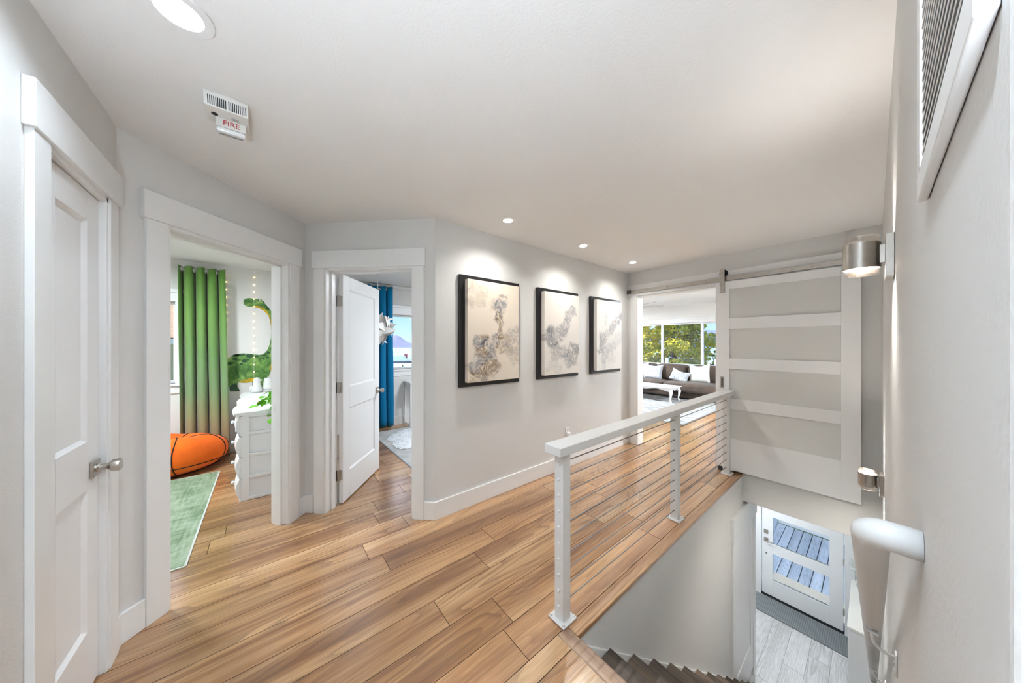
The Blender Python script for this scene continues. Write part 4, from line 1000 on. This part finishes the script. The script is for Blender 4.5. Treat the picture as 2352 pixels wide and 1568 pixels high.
rug('green_rug', 'distressed sage green rug on the dinosaur room floor', -4.63, -2.80, -2.1, -.402, 0, .009, 'green', mat('rug_binding', (.60, .62, .57), .9))

# ------------------------------------------------------------------ room with the blue curtain
rug('grey_rug', 'large pale grey rug under the white fur rug', -5.05, -2.95, 1.297, 3.4, 0, .008, 'grey', mat('rug_edge', (.30, .32, .36), .9))
t = thing('sheepskin_rug', 'shaggy white fur rug lying on the grey rug', 'rug', (-4.25, 1.95, .009))
def fur_r(th): return 1+.10*math.sin(3*th+.5)+.07*math.sin(5*th+1)+.05*math.sin(9*th)+.03*math.sin(17*th+2)
def fur(u, v):
    th = 2*PI*u; r = fur_r(th)*v; x = -4.32+.62*r*math.cos(th); y = 1.98+.56*r*math.sin(th)
    h = .045*(1-v**4)+.010*math.sin(40*x)*math.sin(43*y)
    return (x, y, .0092+max(.002, h)+(0 if v < 1 else -.001))
MB().grid(fur, 90, 16, True).build('hide', M['fur'], t, smooth=True)
m = MB(); rnd = random.Random(3)
for k in range(1500):
    th = rnd.uniform(0, 2*PI); rr_ = math.sqrt(rnd.uniform(.02, 1.05))*fur_r(th); x = -4.32+.62*rr_*math.cos(th); y = 1.98+.56*rr_*math.sin(th)
    a = th+rnd.uniform(-1, 1); l = rnd.uniform(.03, .06); z = .010+.04*max(0, 1-rr_**4)
    w_ = .009; ca, sa = math.cos(a), math.sin(a)
    m.add([(x-sa*w_, y+ca*w_, z), (x+sa*w_, y-ca*w_, z), (x+ca*l, y+sa*l, z+.012), (x, y, z+.02)], [(0, 1, 2), (0, 3, 1), (1, 3, 2), (2, 3, 0)])
tag(m.build('tuft', M['fur'], t, recalc=False), kind='stuff')
t = thing('console_desk', 'white slim-legged desk under the sea view window', 'desk', (-5.16, 2.35, 0))
a0, a1, b0, b1 = -5.315, -4.995, 1.885, 2.95
MB().box(a0, a1, b0, b1, .748, .770).build('top', M['white'], t, bevel=.003)
MB().box(a0+.02, a1-.015, b0+.015, b1-.015, .655, .748).build('apron', M['white'], t)
for k in range(2):
    dr = MB().box(a1-.016, a1-.004, b0+.05+k*.5, b0+.51+k*.5, .665, .742).build('drawer', M['white'], t, bevel=.002)
    MB().lathe([(.006, 0), (.010, .012), (.006, .018)], (a1-.004, b0+.28+k*.5, .703), 10, (1, 0, 0)).build('knob', M['nickel'], dr)
for x in (a0+.02, a1-.04):
    for y in (b0+.015, b1-.04): MB().box(x, x+.026, y, y+.026, .0095, .748).build('leg', M['white'], t, bevel=.002)
for y in (b0+.018, b1-.037): MB().box(a0+.02, a1-.03, y, y+.020, .03, .05).build('stretcher', M['white'], t)
# pendant
px_, py_, pz_ = -4.23, 1.16, 1.642
t = thing('pendant_lamp', 'white petal pendant lamp in front of the blue curtain', 'pendant lamp', (px_, py_, pz_))
MB().cyl((px_, py_, pz_+.12), (px_, py_, H), .006, n=10).build('cord', M['linen'], t)
MB().lathe([(.045, 0), (.045, .02), (.01, .03)], (px_, py_, H-.03), 20).build('canopy', M['white'], t)
pm = NT('paper_petal'); pm.p.inputs['Base Color'].default_value = (.86, .85, .83, 1); pm.p.inputs['Roughness'].default_value = .8; pm = pm.m
rnd = random.Random(8)
for k in range(46):
    z = 1-2*(k+.5)/46; a = k*2.39996
    d = Vector((math.sqrt(1-z*z)*math.cos(a), math.sqrt(1-z*z)*math.sin(a), z)); s = d.orthogonal().normalized(); s = Matrix.Rotation(rnd.uniform(0, 6), 3, d) @ s; u_ = d.cross(s)
    c0 = Vector((px_, py_, pz_))
    tip = c0+d*.205+u_*.135; m = MB()
    m.add([c0+d*.13-s*.055-u_*.05, c0+d*.13+s*.055-u_*.05, c0+d*.172+s*.042+u_*.03, tip, c0+d*.172-s*.042+u_*.03, c0+d*.155], [(0, 1, 5), (1, 2, 5), (2, 3, 5), (3, 4, 5), (4, 0, 5)])
    m.build('petal', pm, t, solid=.0015)
MB().ellip((px_, py_, pz_), (.125, .125, .125), 24, 14).build('globe', pm, t, smooth=True)

# ------------------------------------------------------------------ living room
def rounded(name, material, parent, x0, x1, y0, y1, z0, z1, b=.06, puff=0., sub=2, skew=None):
    bm = bmesh.new(); bmesh.ops.create_cube(bm, size=1)
    bmesh.ops.subdivide_edges(bm, edges=bm.edges[:], cuts=5, use_grid_fill=True)
    cx, cy__, cz = (x0+x1)/2, (y0+y1)/2, (z0+z1)/2; sx_, sy_, sz_ = x1-x0, y1-y0, z1-z0
    for v in bm.verts:
        p = v.co*2; l = []
        q = [p.x, p.y, p.z]
        # round corners by superellipsoid
        n = (abs(q[0])**7+abs(q[1])**7+abs(q[2])**7)**(1/7)
        q = [c/n*max(abs(p.x), abs(p.y), abs(p.z)) for c in q]
        if puff:
            k = (1-q[0]**2)*(1-q[1]**2) if sz_ <= min(sx_, sy_) else (1-q[0]**2)*(1-q[2]**2)
            if sz_ <= min(sx_, sy_): q[2] *= 1+puff*k
            else: q[1] *= 1+puff*k
        v.co = Vector((cx+q[0]*sx_/2, cy__+q[1]*sy_/2, cz+q[2]*sz_/2))
        if skew: v.co.y += skew*(v.co.z-z0)
    me = bpy.data.meshes.new(name); base = wloc(parent) if parent else Vector((0, 0, 0))
    for v in bm.verts: v.co -= base
    bm.to_mesh(me); bm.free(); me.materials.append(material)
    for p in me.polygons: p.use_smooth = True
    o = bpy.data.objects.new(name, me); COL.objects.link(o)
    if parent: o.parent = parent
    m_ = o.modifiers.new('s', 'SUBSURF'); m_.levels = 1; m_.render_levels = 1
    return o
rug('lattice_rug', 'pale living room rug with dark diamond lattice lines', -5.3, -2.14, 5.64, 8.75, 0, .012, 'lattice', mat('rug_edge_dark', (.18, .19, .21), .9))
t = thing('sofa', 'dark brown fabric sofa under the living room window', 'sofa', (-3.7, 8.7, 0))
rounded('base', M['brown'], t, -5.2, -2.1, 8.20, 9.20, .03, .25)
for k, (a, b) in enumerate(((-4.95, -3.62), (-3.62, -2.32))):
    rounded('seat_cushion', M['brown'], t, a, b, 8.12-(.03 if k else 0), 8.95, .20, .43, puff=.22)
for a, b in ((-4.95, -4.05), (-4.05, -3.2), (-3.2, -2.30)):
    rounded('back_cushion', M['brown'], t, a, b, 8.72, 9.0, .40, .86, puff=.3, skew=.12)
rounded('back', M['brown'], t, -5.2, -2.1, 9.02, 9.24, .2, .80)
rounded('arm', M['brown'], t, -2.34, -2.06, 8.16, 9.2, .05, .60); rounded('arm', M['brown'], t, -5.22, -4.94, 8.16, 9.2, .05, .60)
for x in (-5.1, -2.2): MB().box(x-.03, x+.03, 8.25, 8.31, .0125, .04).build('foot', M['dark'], t)
def paisley():
    g = NT('paisley_print'); tc = g.n('TexCoord')
    n = g.n('TexNoise', {'Vector': tc.outputs['Object'], 'Scale': 9., 'Detail': 4., 'Distortion': 2.})
    r = g.math('FRACT', g.math('MULTIPLY', n.outputs['Fac'], 7.))
    g.l(g.ramp(r, [(.30, (.60, .62, .64)), (.46, (.22, .28, .36)), (.64, (.20, .26, .34)), (.8, (.62, .64, .66))]), g.p.inputs['Base Color']); g.p.inputs['Roughness'].default_value = .85; return g.m
PAI = paisley()
def pillow(name, label, c, wdt, hgt, th, roll, lean, yaw, material):
    t = thing(name, label, 'pillow', (c[0], c[1], c[2]-hgt/2), 'throw pillows on the brown sofa')
    R = Matrix.Rotation(yaw, 3, 'Z') @ Matrix.Rotation(lean, 3, 'X') @ Matrix.Rotation(roll, 3, 'Y')
    m = MB()
    for s in (-1, 1):
        def fn(u, v, s=s):
            a, b = u*2-1, v*2-1
            pin = 1-.10*(1-abs(a)**2)*abs(b)**3 if False else 1
            x = a*wdt/2*(1-.07*(1-b*b)); z = b*hgt/2*(1-.07*(1-a*a))
            y = s*th/2*max(0, (1-a**4)*(1-b**4))**.55
            if b > 0: z -= .10*hgt*b*(1-a*a)**2   # karate chop
            return Vector(c)+R @ Vector((x, y, z))
        m.grid(fn, 17, 17)
    o = m.build('cover', material, t, smooth=True)
    return t
pillow('paisley_pillow', 'blue grey paisley pillow at the left end of the sofa', (-4.03, 8.60, .635), .50, .44, .16, .04, -.25, .15, PAI)
pillow('paisley_pillow', 'smaller tilted paisley pillow against the plain pillow', (-3.29, 8.50, .575), .46, .32, .15, .28, -.3, .05, PAI)
pillow('plain_pillow', 'large plain off white pillow on the right of the sofa', (-2.86, 8.62, .66), .50, .50, .18, -.10, -.22, -.1, M['linen'])
pillow('corner_pillow', 'white pillow partly hidden by the doorway edge', (-4.42, 8.66, .66), .42, .46, .16, .0, -.2, .3, M['linen'])

t = thing('coffee_table', 'white coffee table with curved cabriole legs', 'table', (-3.75, 7.72, .012))
tx0, tx1, ty0, ty1, tz = -4.45, -3.045, 7.44, 8.02, .375
MB().box(tx0, tx1, ty0, ty1, tz-.020, tz).build('top', M['white'], t, bevel=.006)
def apron_poly(L):
    n = 40; pts = [(0, tz-.02), (0, tz-.09)]
    for k in range(n+1):
        u = k/n; pts.append((u*L, tz-.075-.022*math.cos(4*PI*u)-.02*(abs(u-.5)*2)**3))
    pts += [(L, tz-.02)]
    return pts
for y in (ty0+.05, ty1-.068): MB().prism(apron_poly(tx1-tx0-.12), lambda a, b, k, y=y: (tx0+.06+a, y+k, b), .018).build('apron', M['white'], t)
for x in (tx0+.05, tx1-.068): MB().prism(apron_poly(ty1-ty0-.12), lambda a, b, k, x=x: (x+k, ty0+.06+a, b), .018).build('apron', M['white'], t)
for sx_ in (0, 1):
    for sy_ in (0, 1):
        x = tx1-.065 if sx_ else tx0+.065; y = ty1-.065 if sy_ else ty0+.065; ox = (1 if sx_ else -1)*Q; oy = (1 if sy_ else -1)*Q
        prof = [(0.0, tz-.02, .036), (.006, tz-.07, .042), (.030, tz-.13, .036), (.022, tz-.2, .025), (.004, tz-.27, .019), (.006, tz-.32, .018), (.022, tz-.346, .022), (.026, .014, .020)]
        MB().tube([(x+ox*o_, y+oy*o_, z) for o_, z, r in prof], [r for _, _, r in prof], 14).build('leg', M['white'], t, smooth=True)
# ceiling fan
fxc = Vector((-3.62, 6.68, 2.30))
t = thing('ceiling_fan', 'white ceiling fan in the living room', 'ceiling fan', fxc)
MB().cyl(fxc+Vector((0, 0, .05)), (fxc.x, fxc.y, 2.555), .014, n=12).build('rod', M['white'], t)
MB().lathe([(.06, .225), (.06, .235), (.02, .255)], fxc, 20).build('canopy', M['white'], t)
MB().lathe([(.03, -.07), (.075, -.05), (.085, 0), (.075, .045), (.03, .06)], fxc, 24).build('motor', M['white'], t, smooth=True)
for k in range(5):
    a = math.radians(48)+k*2*PI/5; d = Vector((math.cos(a), math.sin(a), 0)); s = Vector((-d.y, d.x, 0)); m = MB()
    def fn(u, v, d=d, s=s):
        w_ = .035+.045*math.sin(PI*min(1, u*1.05))**.7; c_ = (v-.5)*2
        return fxc+d*(.10+.62*u)+s*(w_*c_)+Vector((0, 0, .012*c_+.01*u))
    m.grid(fn, 12, 5); m.build('blade', mat('fan_blade', (.62, .62, .60), .5) if 'fan_blade' not in bpy.data.materials else bpy.data.materials['fan_blade'], t, smooth=True, solid=.008)

# ------------------------------------------------------------------ added fill lamps for the rooms, fixtures unseen
def dome(name, x, y, z, r, watt, label, col=(.84, .92, 1.0)):  # invented fixture that brightens a room from out of view
    t = thing(name, label, 'ceiling light', (x, y, z))
    MB().cyl((x, y, z-.02), (x, y, z-.0005), r*1.05, n=32).build('base', M['white'], t)
    MB().lathe([(r, -.02), (r*.97, -.05), (r*.75, -.085), (r*.4, -.105), (.0, -.11)], (x, y, z), 32).build('shade', mat('fill_dome_glass', (1, 1, 1), .4, emit=(1, .95, .88), estr=2.5) if 'fill_dome_glass' not in bpy.data.materials else bpy.data.materials['fill_dome_glass'], t, smooth=True)
    ld = bpy.data.lights.new('bulb', 'AREA'); ld.shape = 'DISK'; ld.size = r*2; ld.energy = watt; ld.color = col
    lo = bpy.data.objects.new('bulb', ld); COL.objects.link(lo); lo.parent = t; lo.location = (0, 0, -.125)
    return t
dome('fill_dome', -3.9, -1.3, H, .18, 37, 'added unseen opal dome fill light on the ceiling of the dinosaur room')
dome('fill_dome', -3.4, 2.5, H, .18, 30, 'added unseen opal dome fill light on the ceiling of the room with the blue curtain')
dome('fill_dome', -5.4, 6.9, 2.555, .18, 135, 'added unseen opal dome fill light on the living room ceiling at its left end')
dome('fill_dome', -.2, 6.6, 2.555, .18, 135, 'added unseen opal dome fill light on the living room ceiling behind the barn door')
dome('fill_dome', -1.5, 5.4, -.30, .16, 17, 'added unseen opal dome fill light on the lower entry ceiling')
# unseen uplighter added behind the viewpoint for ceiling bounce fill
UX, UY, UZ = .10, -.36, 1.20
t = thing('fill_uplighter', 'added uplighter for bounce fill, unseen behind the viewpoint', 'floor lamp', (UX, UY, 0))
MB().lathe([(.13, .0005), (.13, .015), (.03, .03), (.012, .04), (.012, UZ-.09)], (UX, UY, 0), 24).build('stand', M['nickel'], t)
MB().lathe([(.02, UZ-.11), (.08, UZ-.08), (.15, UZ+.01), (.145, UZ+.01), (.08, UZ-.07), (.0, UZ-.09)], (UX, UY, 0), 28).build('bowl', M['white'], t, smooth=True)
ld = bpy.data.lights.new('bulb', 'AREA'); ld.shape = 'DISK'; ld.size = .22; ld.energy = 15; ld.color = (.78, .89, 1.0)
lo = bpy.data.objects.new('bulb', ld); COL.objects.link(lo); lo.parent = t; lo.location = (0, 0, UZ); lo.rotation_euler = (PI, 0, 0)
dome('fill_dome', .75, -.13, H-.0, .16, 0.001, 'added unseen opal dome fill light in the corridor behind the viewpoint') if False else None

# ------------------------------------------------------------------ outdoors: entry deck
t = thing('entry_deck', 'grey blue board deck outside the entry door', 'deck', (-.6, 7.9, ZL-.1), kind='structure')
ZD = ZL-.03
x = -1.42
while x < 1.2:
    me = plank_mesh(.131, 2.66, .03, .003); me.materials.append(M['deck']); o = bpy.data.objects.new('board', me); COL.objects.link(o); o.parent = t; o.location = Vector((x, 6.57, ZD))-Vector(t.location); x += .1435
MB().box(-1.5, 1.3, 6.56, 9.3, ZD-.12, ZD-.05).build('joists', mat('deck_gap', (.02, .03, .06), .8), t)
t = thing('deck_step', 'white boarded step at the far side of the entry deck', 'step', (-.6, 9.3, ZD))
for k in range(3): MB().box(-1.42, 1.2, 9.235, 9.26, ZD+.01+k*.10, ZD+.10+k*.10).build('board', M['white'], t, bevel=.004)
MB().box(-1.42, 1.2, 9.262, 9.60, ZD, ZD+.31).build('step_box', M['concrete'], t)
tag(MB().box(-1.50, -1.43, 6.57, 9.6, ZD-.1, ZD+1.0).build('deck_side_panel', mat('pale_blue_panel', (.66, .72, .78), .6)), 'pale panel along the left side of the entry deck', 'panel')

# upper deck beyond the living room window
t = thing('upper_deck', 'upper deck outside the living room window', 'deck', (-3.6, 10.5, -.2), kind='structure')
MB().box(-7.5, 1.5, 9.56, 11.75, -.22, -.12).build('deck_slab', M['concrete'], t)
for k, (a, b) in enumerate(((-6.45, -4.886), (-4.886, -3.32), (-3.32, -1.75))):
    t = thing('glass_railing', ['glass deck railing panel at the left beyond the window', 'glass deck railing panel in the middle beyond the window', 'glass deck railing panel at the right beyond the window'][k], 'railing', (a, 11.5, -.12), 'glass panels of the deck railing')
    MB().box(a-.045, a+.045, 11.455, 11.545, -.1195, .90).build('post', M['white'], t, bevel=.004)
    if k == 2: MB().box(b-.045, b+.045, 11.455, 11.545, -.1195, .90).build('post', M['white'], t, bevel=.004)
    MB().box(a+.05, b-.05, 11.495, 11.505, -.04, .955).build('glass_panel', M['glass'], t)

# ------------------------------------------------------------------ outdoors: land, water, hills
def noise1(x): return math.sin(x*1.3+.4)*.5+math.sin(x*2.9+1.1)*.3+math.sin(x*6.1+2.)*.2
land = MB().grid(lambda u, v: ((lambda r, a: (r*math.cos(a)-2, r*math.sin(a)+4, -3.6-28*min(1, max(0, (r-14)/110))**1.1))(7.0+v*130, u*2*PI)), 64, 30, True)
struct(land.build('ground', mat('grass_slope', (.10, .15, .03), .95, var=.3, vscale=.3), smooth=True), 'green slope falling away from the house to the water', 'ground')
wm = NT('sea_water'); tc_ = wm.n('TexCoord'); mpw = wm.n('Mapping', {'Vector': tc_.outputs['Object'], 'Scale': (.02, .02, .02)}); nw = wm.n('TexNoise', {'Vector': mpw.outputs[0], 'Scale': 1., 'Detail': 6.})
wm.l(wm.ramp(nw.outputs['Fac'], [(.35, (.17, .34, .44)), (.6, (.40, .56, .64))]), wm.p.inputs['Base Color']); wm.p.inputs['Roughness'].default_value = .35
nw2 = wm.n('TexNoise', {'Vector': tc_.outputs['Object'], 'Scale': .35, 'Detail': 4.}); wm.bump(nw2.outputs['Fac'], .25, .3)
struct(MB().grid(lambda u, v: (-9000+18000*u, -9000+18000*v, -31.5), 12, 12).build('water', wm.m), 'pale blue bay below the house', 'water')
def hill(name, label, az0, az1, dist, peaks, col, depth=900):
    """peaks: list (azimuth deg, height) ; azimuth measured from +Y toward -X"""
    n = 80; m = MB(); rows = []
    def hgt(a):
        h = 0
        for pa, ph, pw in peaks: h = max(h, ph*math.exp(-((a-pa)/pw)**2))
        return h
    def fn(u, v):
        a = az0+(az1-az0)*u; h = hgt(a)*(1+.05*noise1(a*3)); s = math.sin(PI*v); r = dist+depth*v
        e = min(1, 6*u, 6*(1-u))
        ar = math.radians(a)
        return (-r*math.sin(ar), r*math.cos(ar), -33+(h+33)*s*e*(1+.06*noise1(a*2+v*9)))
    m.grid(fn, n, 14)
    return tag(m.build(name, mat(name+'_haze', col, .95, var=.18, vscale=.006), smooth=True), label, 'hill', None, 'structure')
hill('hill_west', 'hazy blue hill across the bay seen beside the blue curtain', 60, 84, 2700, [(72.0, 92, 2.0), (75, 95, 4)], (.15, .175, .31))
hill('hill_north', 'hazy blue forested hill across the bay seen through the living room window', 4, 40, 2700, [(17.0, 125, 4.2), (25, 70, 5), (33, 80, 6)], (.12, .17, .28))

# ferry
t = thing('ferry', 'white and red ferry crossing the bay', 'ship', (-520, 178, -31.4))
fc = Vector((-520, 178)); fd = Vector((.32, .947)).normalized(); fs_ = Vector((-fd.y, fd.x)); FF = ((fc.x, fc.y), (fd.x, fd.y), (fs_.x, fs_.y))
hull = [(-34, 0), (-36, 3.2), (28, 3.2), (24, 0)]
hm = MB(); hm.prism(hull, lambda a, b, k: (fc.x+fd.x*a+fs_.x*(k-6), fc.y+fd.y*a+fs_.y*(k-6), -31.4+b), 12)
hm.build('hull', mat('ferry_hull', (.22, .16, .20), .6), t)
MB().fbox(FF, -32, 18, -5, 5, -28.2, -23.5).build('superstructure', M['white'], t); MB().fbox(FF, -18, 10, -4.5, 4.5, -23.5, -19.5).build('bridge', M['white'], t)
MB().fbox(FF, 8, 13, -2, 2, -23.5, -16).build('funnel', mat('funnel_red', (.45, .08, .08), .6), t)
for a in (-10, 2): MB().fbox(FF, a-.4, a+.4, -.4, .4, -19.5, -11).build('mast', M['white'], t)

# ------------------------------------------------------------------ trees and shrubs
def foliage(name, material, parent, lobes, count, size, seed, flat=.0):
    rs = np.random.RandomState(seed); V = []; F = []
    wts = np.array([l[1][0]*l[1][1]*l[1][2] for l in lobes])**.66; wts = wts/wts.sum(); n = 0
    idx = rs.choice(len(lobes), count, p=wts)
    base = wloc(parent)
    for i in idx:
        c, r = lobes[i]
        d = rs.normal(size=3); d /= np.linalg.norm(d); rad = rs.uniform(.55, 1.0)**.5
        p = np.array(c)+d*np.array(r)*rad
        a = rs.normal(size=3); a = a-d*a.dot(d)*.3; a /= np.linalg.norm(a); b = np.cross(a, d+rs.normal(size=3)*.5); b /= np.linalg.norm(b)+1e-9
        s = size*rs.uniform(.6, 1.3); p = p-np.array(base)
        V += [tuple(p-a*s*.5), tuple(p+b*s*.35), tuple(p+a*s*.6), tuple(p-b*s*.35)]; F.append((n, n+1, n+2, n+3)); n += 4
    me = bpy.data.meshes.new(name); me.from_pydata(V, [], F); me.materials.append(material)
    o = bpy.data.objects.new(name, me); COL.objects.link(o); o.parent = parent; o['kind'] = 'stuff'; return o
def leafmat(name, c0, c1, c2):
    g = NT(name); tc = g.n('TexCoord'); n = g.n('TexNoise', {'Vector': tc.outputs['Object'], 'Scale': 1.1, 'Detail': 5., 'Roughness': .7})
    g.l(g.ramp(n.outputs['Fac'], [(.34, c0), (.5, c1), (.66, c2)]), g.p.inputs['Base Color']); g.p.inputs['Roughness'].default_value = .6
    g.p.inputs['Specular IOR Level'].default_value = .2
    return g.m
bark = mat('bark', (.09, .065, .045), .9, var=.3, vscale=6)
LG = leafmat('autumn_leaf', (.14, .20, .016), (.50, .47, .02), (.90, .66, .03))
LD = leafmat('dark_leaf', (.05, .10, .02), (.12, .20, .03), (.30, .33, .04))
def tree(name, label, base, h, r, seed, material, count, size, group=None, trunk=.16, low=.15, nl=90):
    t = thing(name, label, 'tree', base, group); rs = random.Random(seed); bx, by, bz = base
    MB().tube([(bx, by, bz), (bx+.1, by, bz+h*.35), (bx-.05, by+.1, bz+h*.7), (bx, by, bz+h*.95)], [trunk, trunk*.75, trunk*.4, trunk*.1], 9).build('trunk', bark, t, smooth=True)
    lobes = []
    for k in range(nl):
        f = low+(1-low)*(k+.5)/nl; rr_ = r*min(1, .45+1.6*(f-low))*(1-max(0, (f-.45)/.62)**2.2)**.5
        a = k*2.39996+rs.uniform(-.3, .3); q = rs.uniform(.45, .95)*rr_
        c_ = (bx+q*math.cos(a), by+q*math.sin(a), bz+h*f+rs.uniform(-.1, .1))
        lobes.append((c_, (r*.27, r*.27, r*.15)))
        if k % 4 == 0: MB().tube([(bx, by, bz+h*max(.1, f-.08)), (bx+q*.5*math.cos(a), by+q*.5*math.sin(a), bz+h*f-.08), c_], [trunk*.25, trunk*.15, .01], 6).build('branch', bark, t, smooth=True)
    foliage('foliage', material, t, lobes, count, size, seed)
    return t
tree('big_tree', 'large yellow green tree filling the living room window', (-6.35, 15.6, -3.6), 8.5, 2.0, 21, LG, 34000, .125, trunk=.20, low=.20)
tree('sapling', 'slender small tree at the right behind the deck glass', (-9.3, 31.5, -6.6), 7.3, .75, 5, LD, 3000, .16, trunk=.10, low=.35, nl=30)
rs = random.Random(12)
for k in range(4):
    x, y = (-7.7, -6.3, -4.9, -3.5)[k], 12.25
    t = thing('shrub', ['yellow green shrub at the far left beyond the deck glass', 'bushy green shrub at the left below the big tree', 'dark shrub below the big tree behind the deck glass', 'dark green shrub at the right below the big tree'][k], 'shrub', (x, y, -3.9), 'shrubs beyond the upper deck')
    top = (1.0, .85, .6, .35)[k]
    lobes = [((x+rs.uniform(-.25, .25), y+rs.uniform(-.2, .1), -3.4+(top+3.1)*(q+1)/9), (.42, .36, .42)) for q in range(9)]
    MB().tube([(x, y, -3.9), (x, y, -1)], [.07, .03], 7).build('stem', bark, t)
    foliage('foliage', LG if k < 2 else LD, t, lobes, 4200, .11, 40+k)
# shoreline bushes and a small conifer below the sea window
for k, (y, top) in enumerate(((9.6, -1.75), (11.3, -1.70), (13.0, -1.62), (14.7, -1.6), (16.5, -1.6))):
    t = thing('shore_bush', ['autumn bush behind the blue curtain edge below the bay', 'golden bush under the bay at the left of the little conifer', 'golden bush under the bay at the right of the little conifer', 'golden bush under the bay at the right window edge', 'golden bush under the bay beyond the window edge'][k], 'shrub', (-36, y, -9.5), 'bushes below the sea view window')
    lobes = [((-36+rs.uniform(-.4, .4), y+rs.uniform(-.2, .2), -8.6+(top+8.2)*q/7), (.6, .62, .55)) for q in range(8)]
    MB().tube([(-36, y, -9.5), (-36, y, -4)], [.15, .05], 7).build('stem', bark, t)
    foliage('foliage', LG, t, lobes, 1200, .22, 60+k)
t = thing('conifer', 'little dark conifer standing in front of the bay', 'tree', (-33.6, 11.86, -9.5))
MB().tube([(-33.6, 11.86, -9.5), (-33.6, 11.86, -.95)], [.14, .01], 7).build('trunk', bark, t)
foliage('foliage', LD, t, [((-33.6, 11.86, -2.8+.22*q), (.62-.07*q, .62-.07*q, .16)) for q in range(9)], 1500, .14, 77)

# ------------------------------------------------------------------ neighbouring house beyond the green curtain window
t = thing('neighbour_house', 'cream house with brown shingled roof seen past the green curtain', 'house', (-16, -3.5, -4), kind=None)
sd = NT('cream_siding'); tcs = sd.n('TexCoord'); spz = sd.n('SeparateXYZ', {0: tcs.outputs['Object']}); fr_ = sd.math('FRACT', sd.math('MULTIPLY', spz.outputs[2], 6.))
sd.p.inputs['Base Color'].default_value = (.52, .46, .33, 1); sd.bump(fr_, .6, .02)
MB().box(-20, -14.1, -9, -1.2, -4, 1.45).build('wall', sd.m, t)
sh = NT('shingles'); tcs = sh.n('TexCoord'); br = sh.n('TexBrick', {'Vector': sh.n('Mapping', {'Vector': tcs.outputs['Object'], 'Rotation': (0, 0, PI/2), 'Scale': (1, 1, 1)}).outputs[0], 'Color1': (.30, .19, .12, 1), 'Color2': (.42, .29, .20, 1), 'Mortar': (.10, .06, .04, 1), 'Scale': 5.})
sh.l(br.outputs[0], sh.p.inputs['Base Color']); sh.p.inputs['Roughness'].default_value = .9
rf = MB(); rf.add([(-13.7, -9.3, 1.50), (-13.7, -.9, 1.50), (-17.2, -.9, 2.95), (-17.2, -9.3, 2.95), (-20.6, -9.3, 1.5), (-20.6, -.9, 1.5), (-13.7, -9.3, 1.62), (-13.7, -.9, 1.62), (-17.2, -.9, 3.07), (-17.2, -9.3, 3.07), (-20.6, -9.3, 1.62), (-20.6, -.9, 1.62)],
  [(0, 3, 2, 1), (3, 4, 5, 2), (6, 7, 8, 9), (9, 8, 11, 10), (0, 1, 7, 6), (4, 10, 11, 5), (1, 2, 8, 7), (2, 5, 11, 8), (0, 6, 9, 3), (3, 9, 10, 4)])
rf.build('roof', sh.m, t)
MB().box(-13.72, -13.62, -9.3, -.9, 1.40, 1.58).build('gutter', M['linen'], t, bevel=.02)
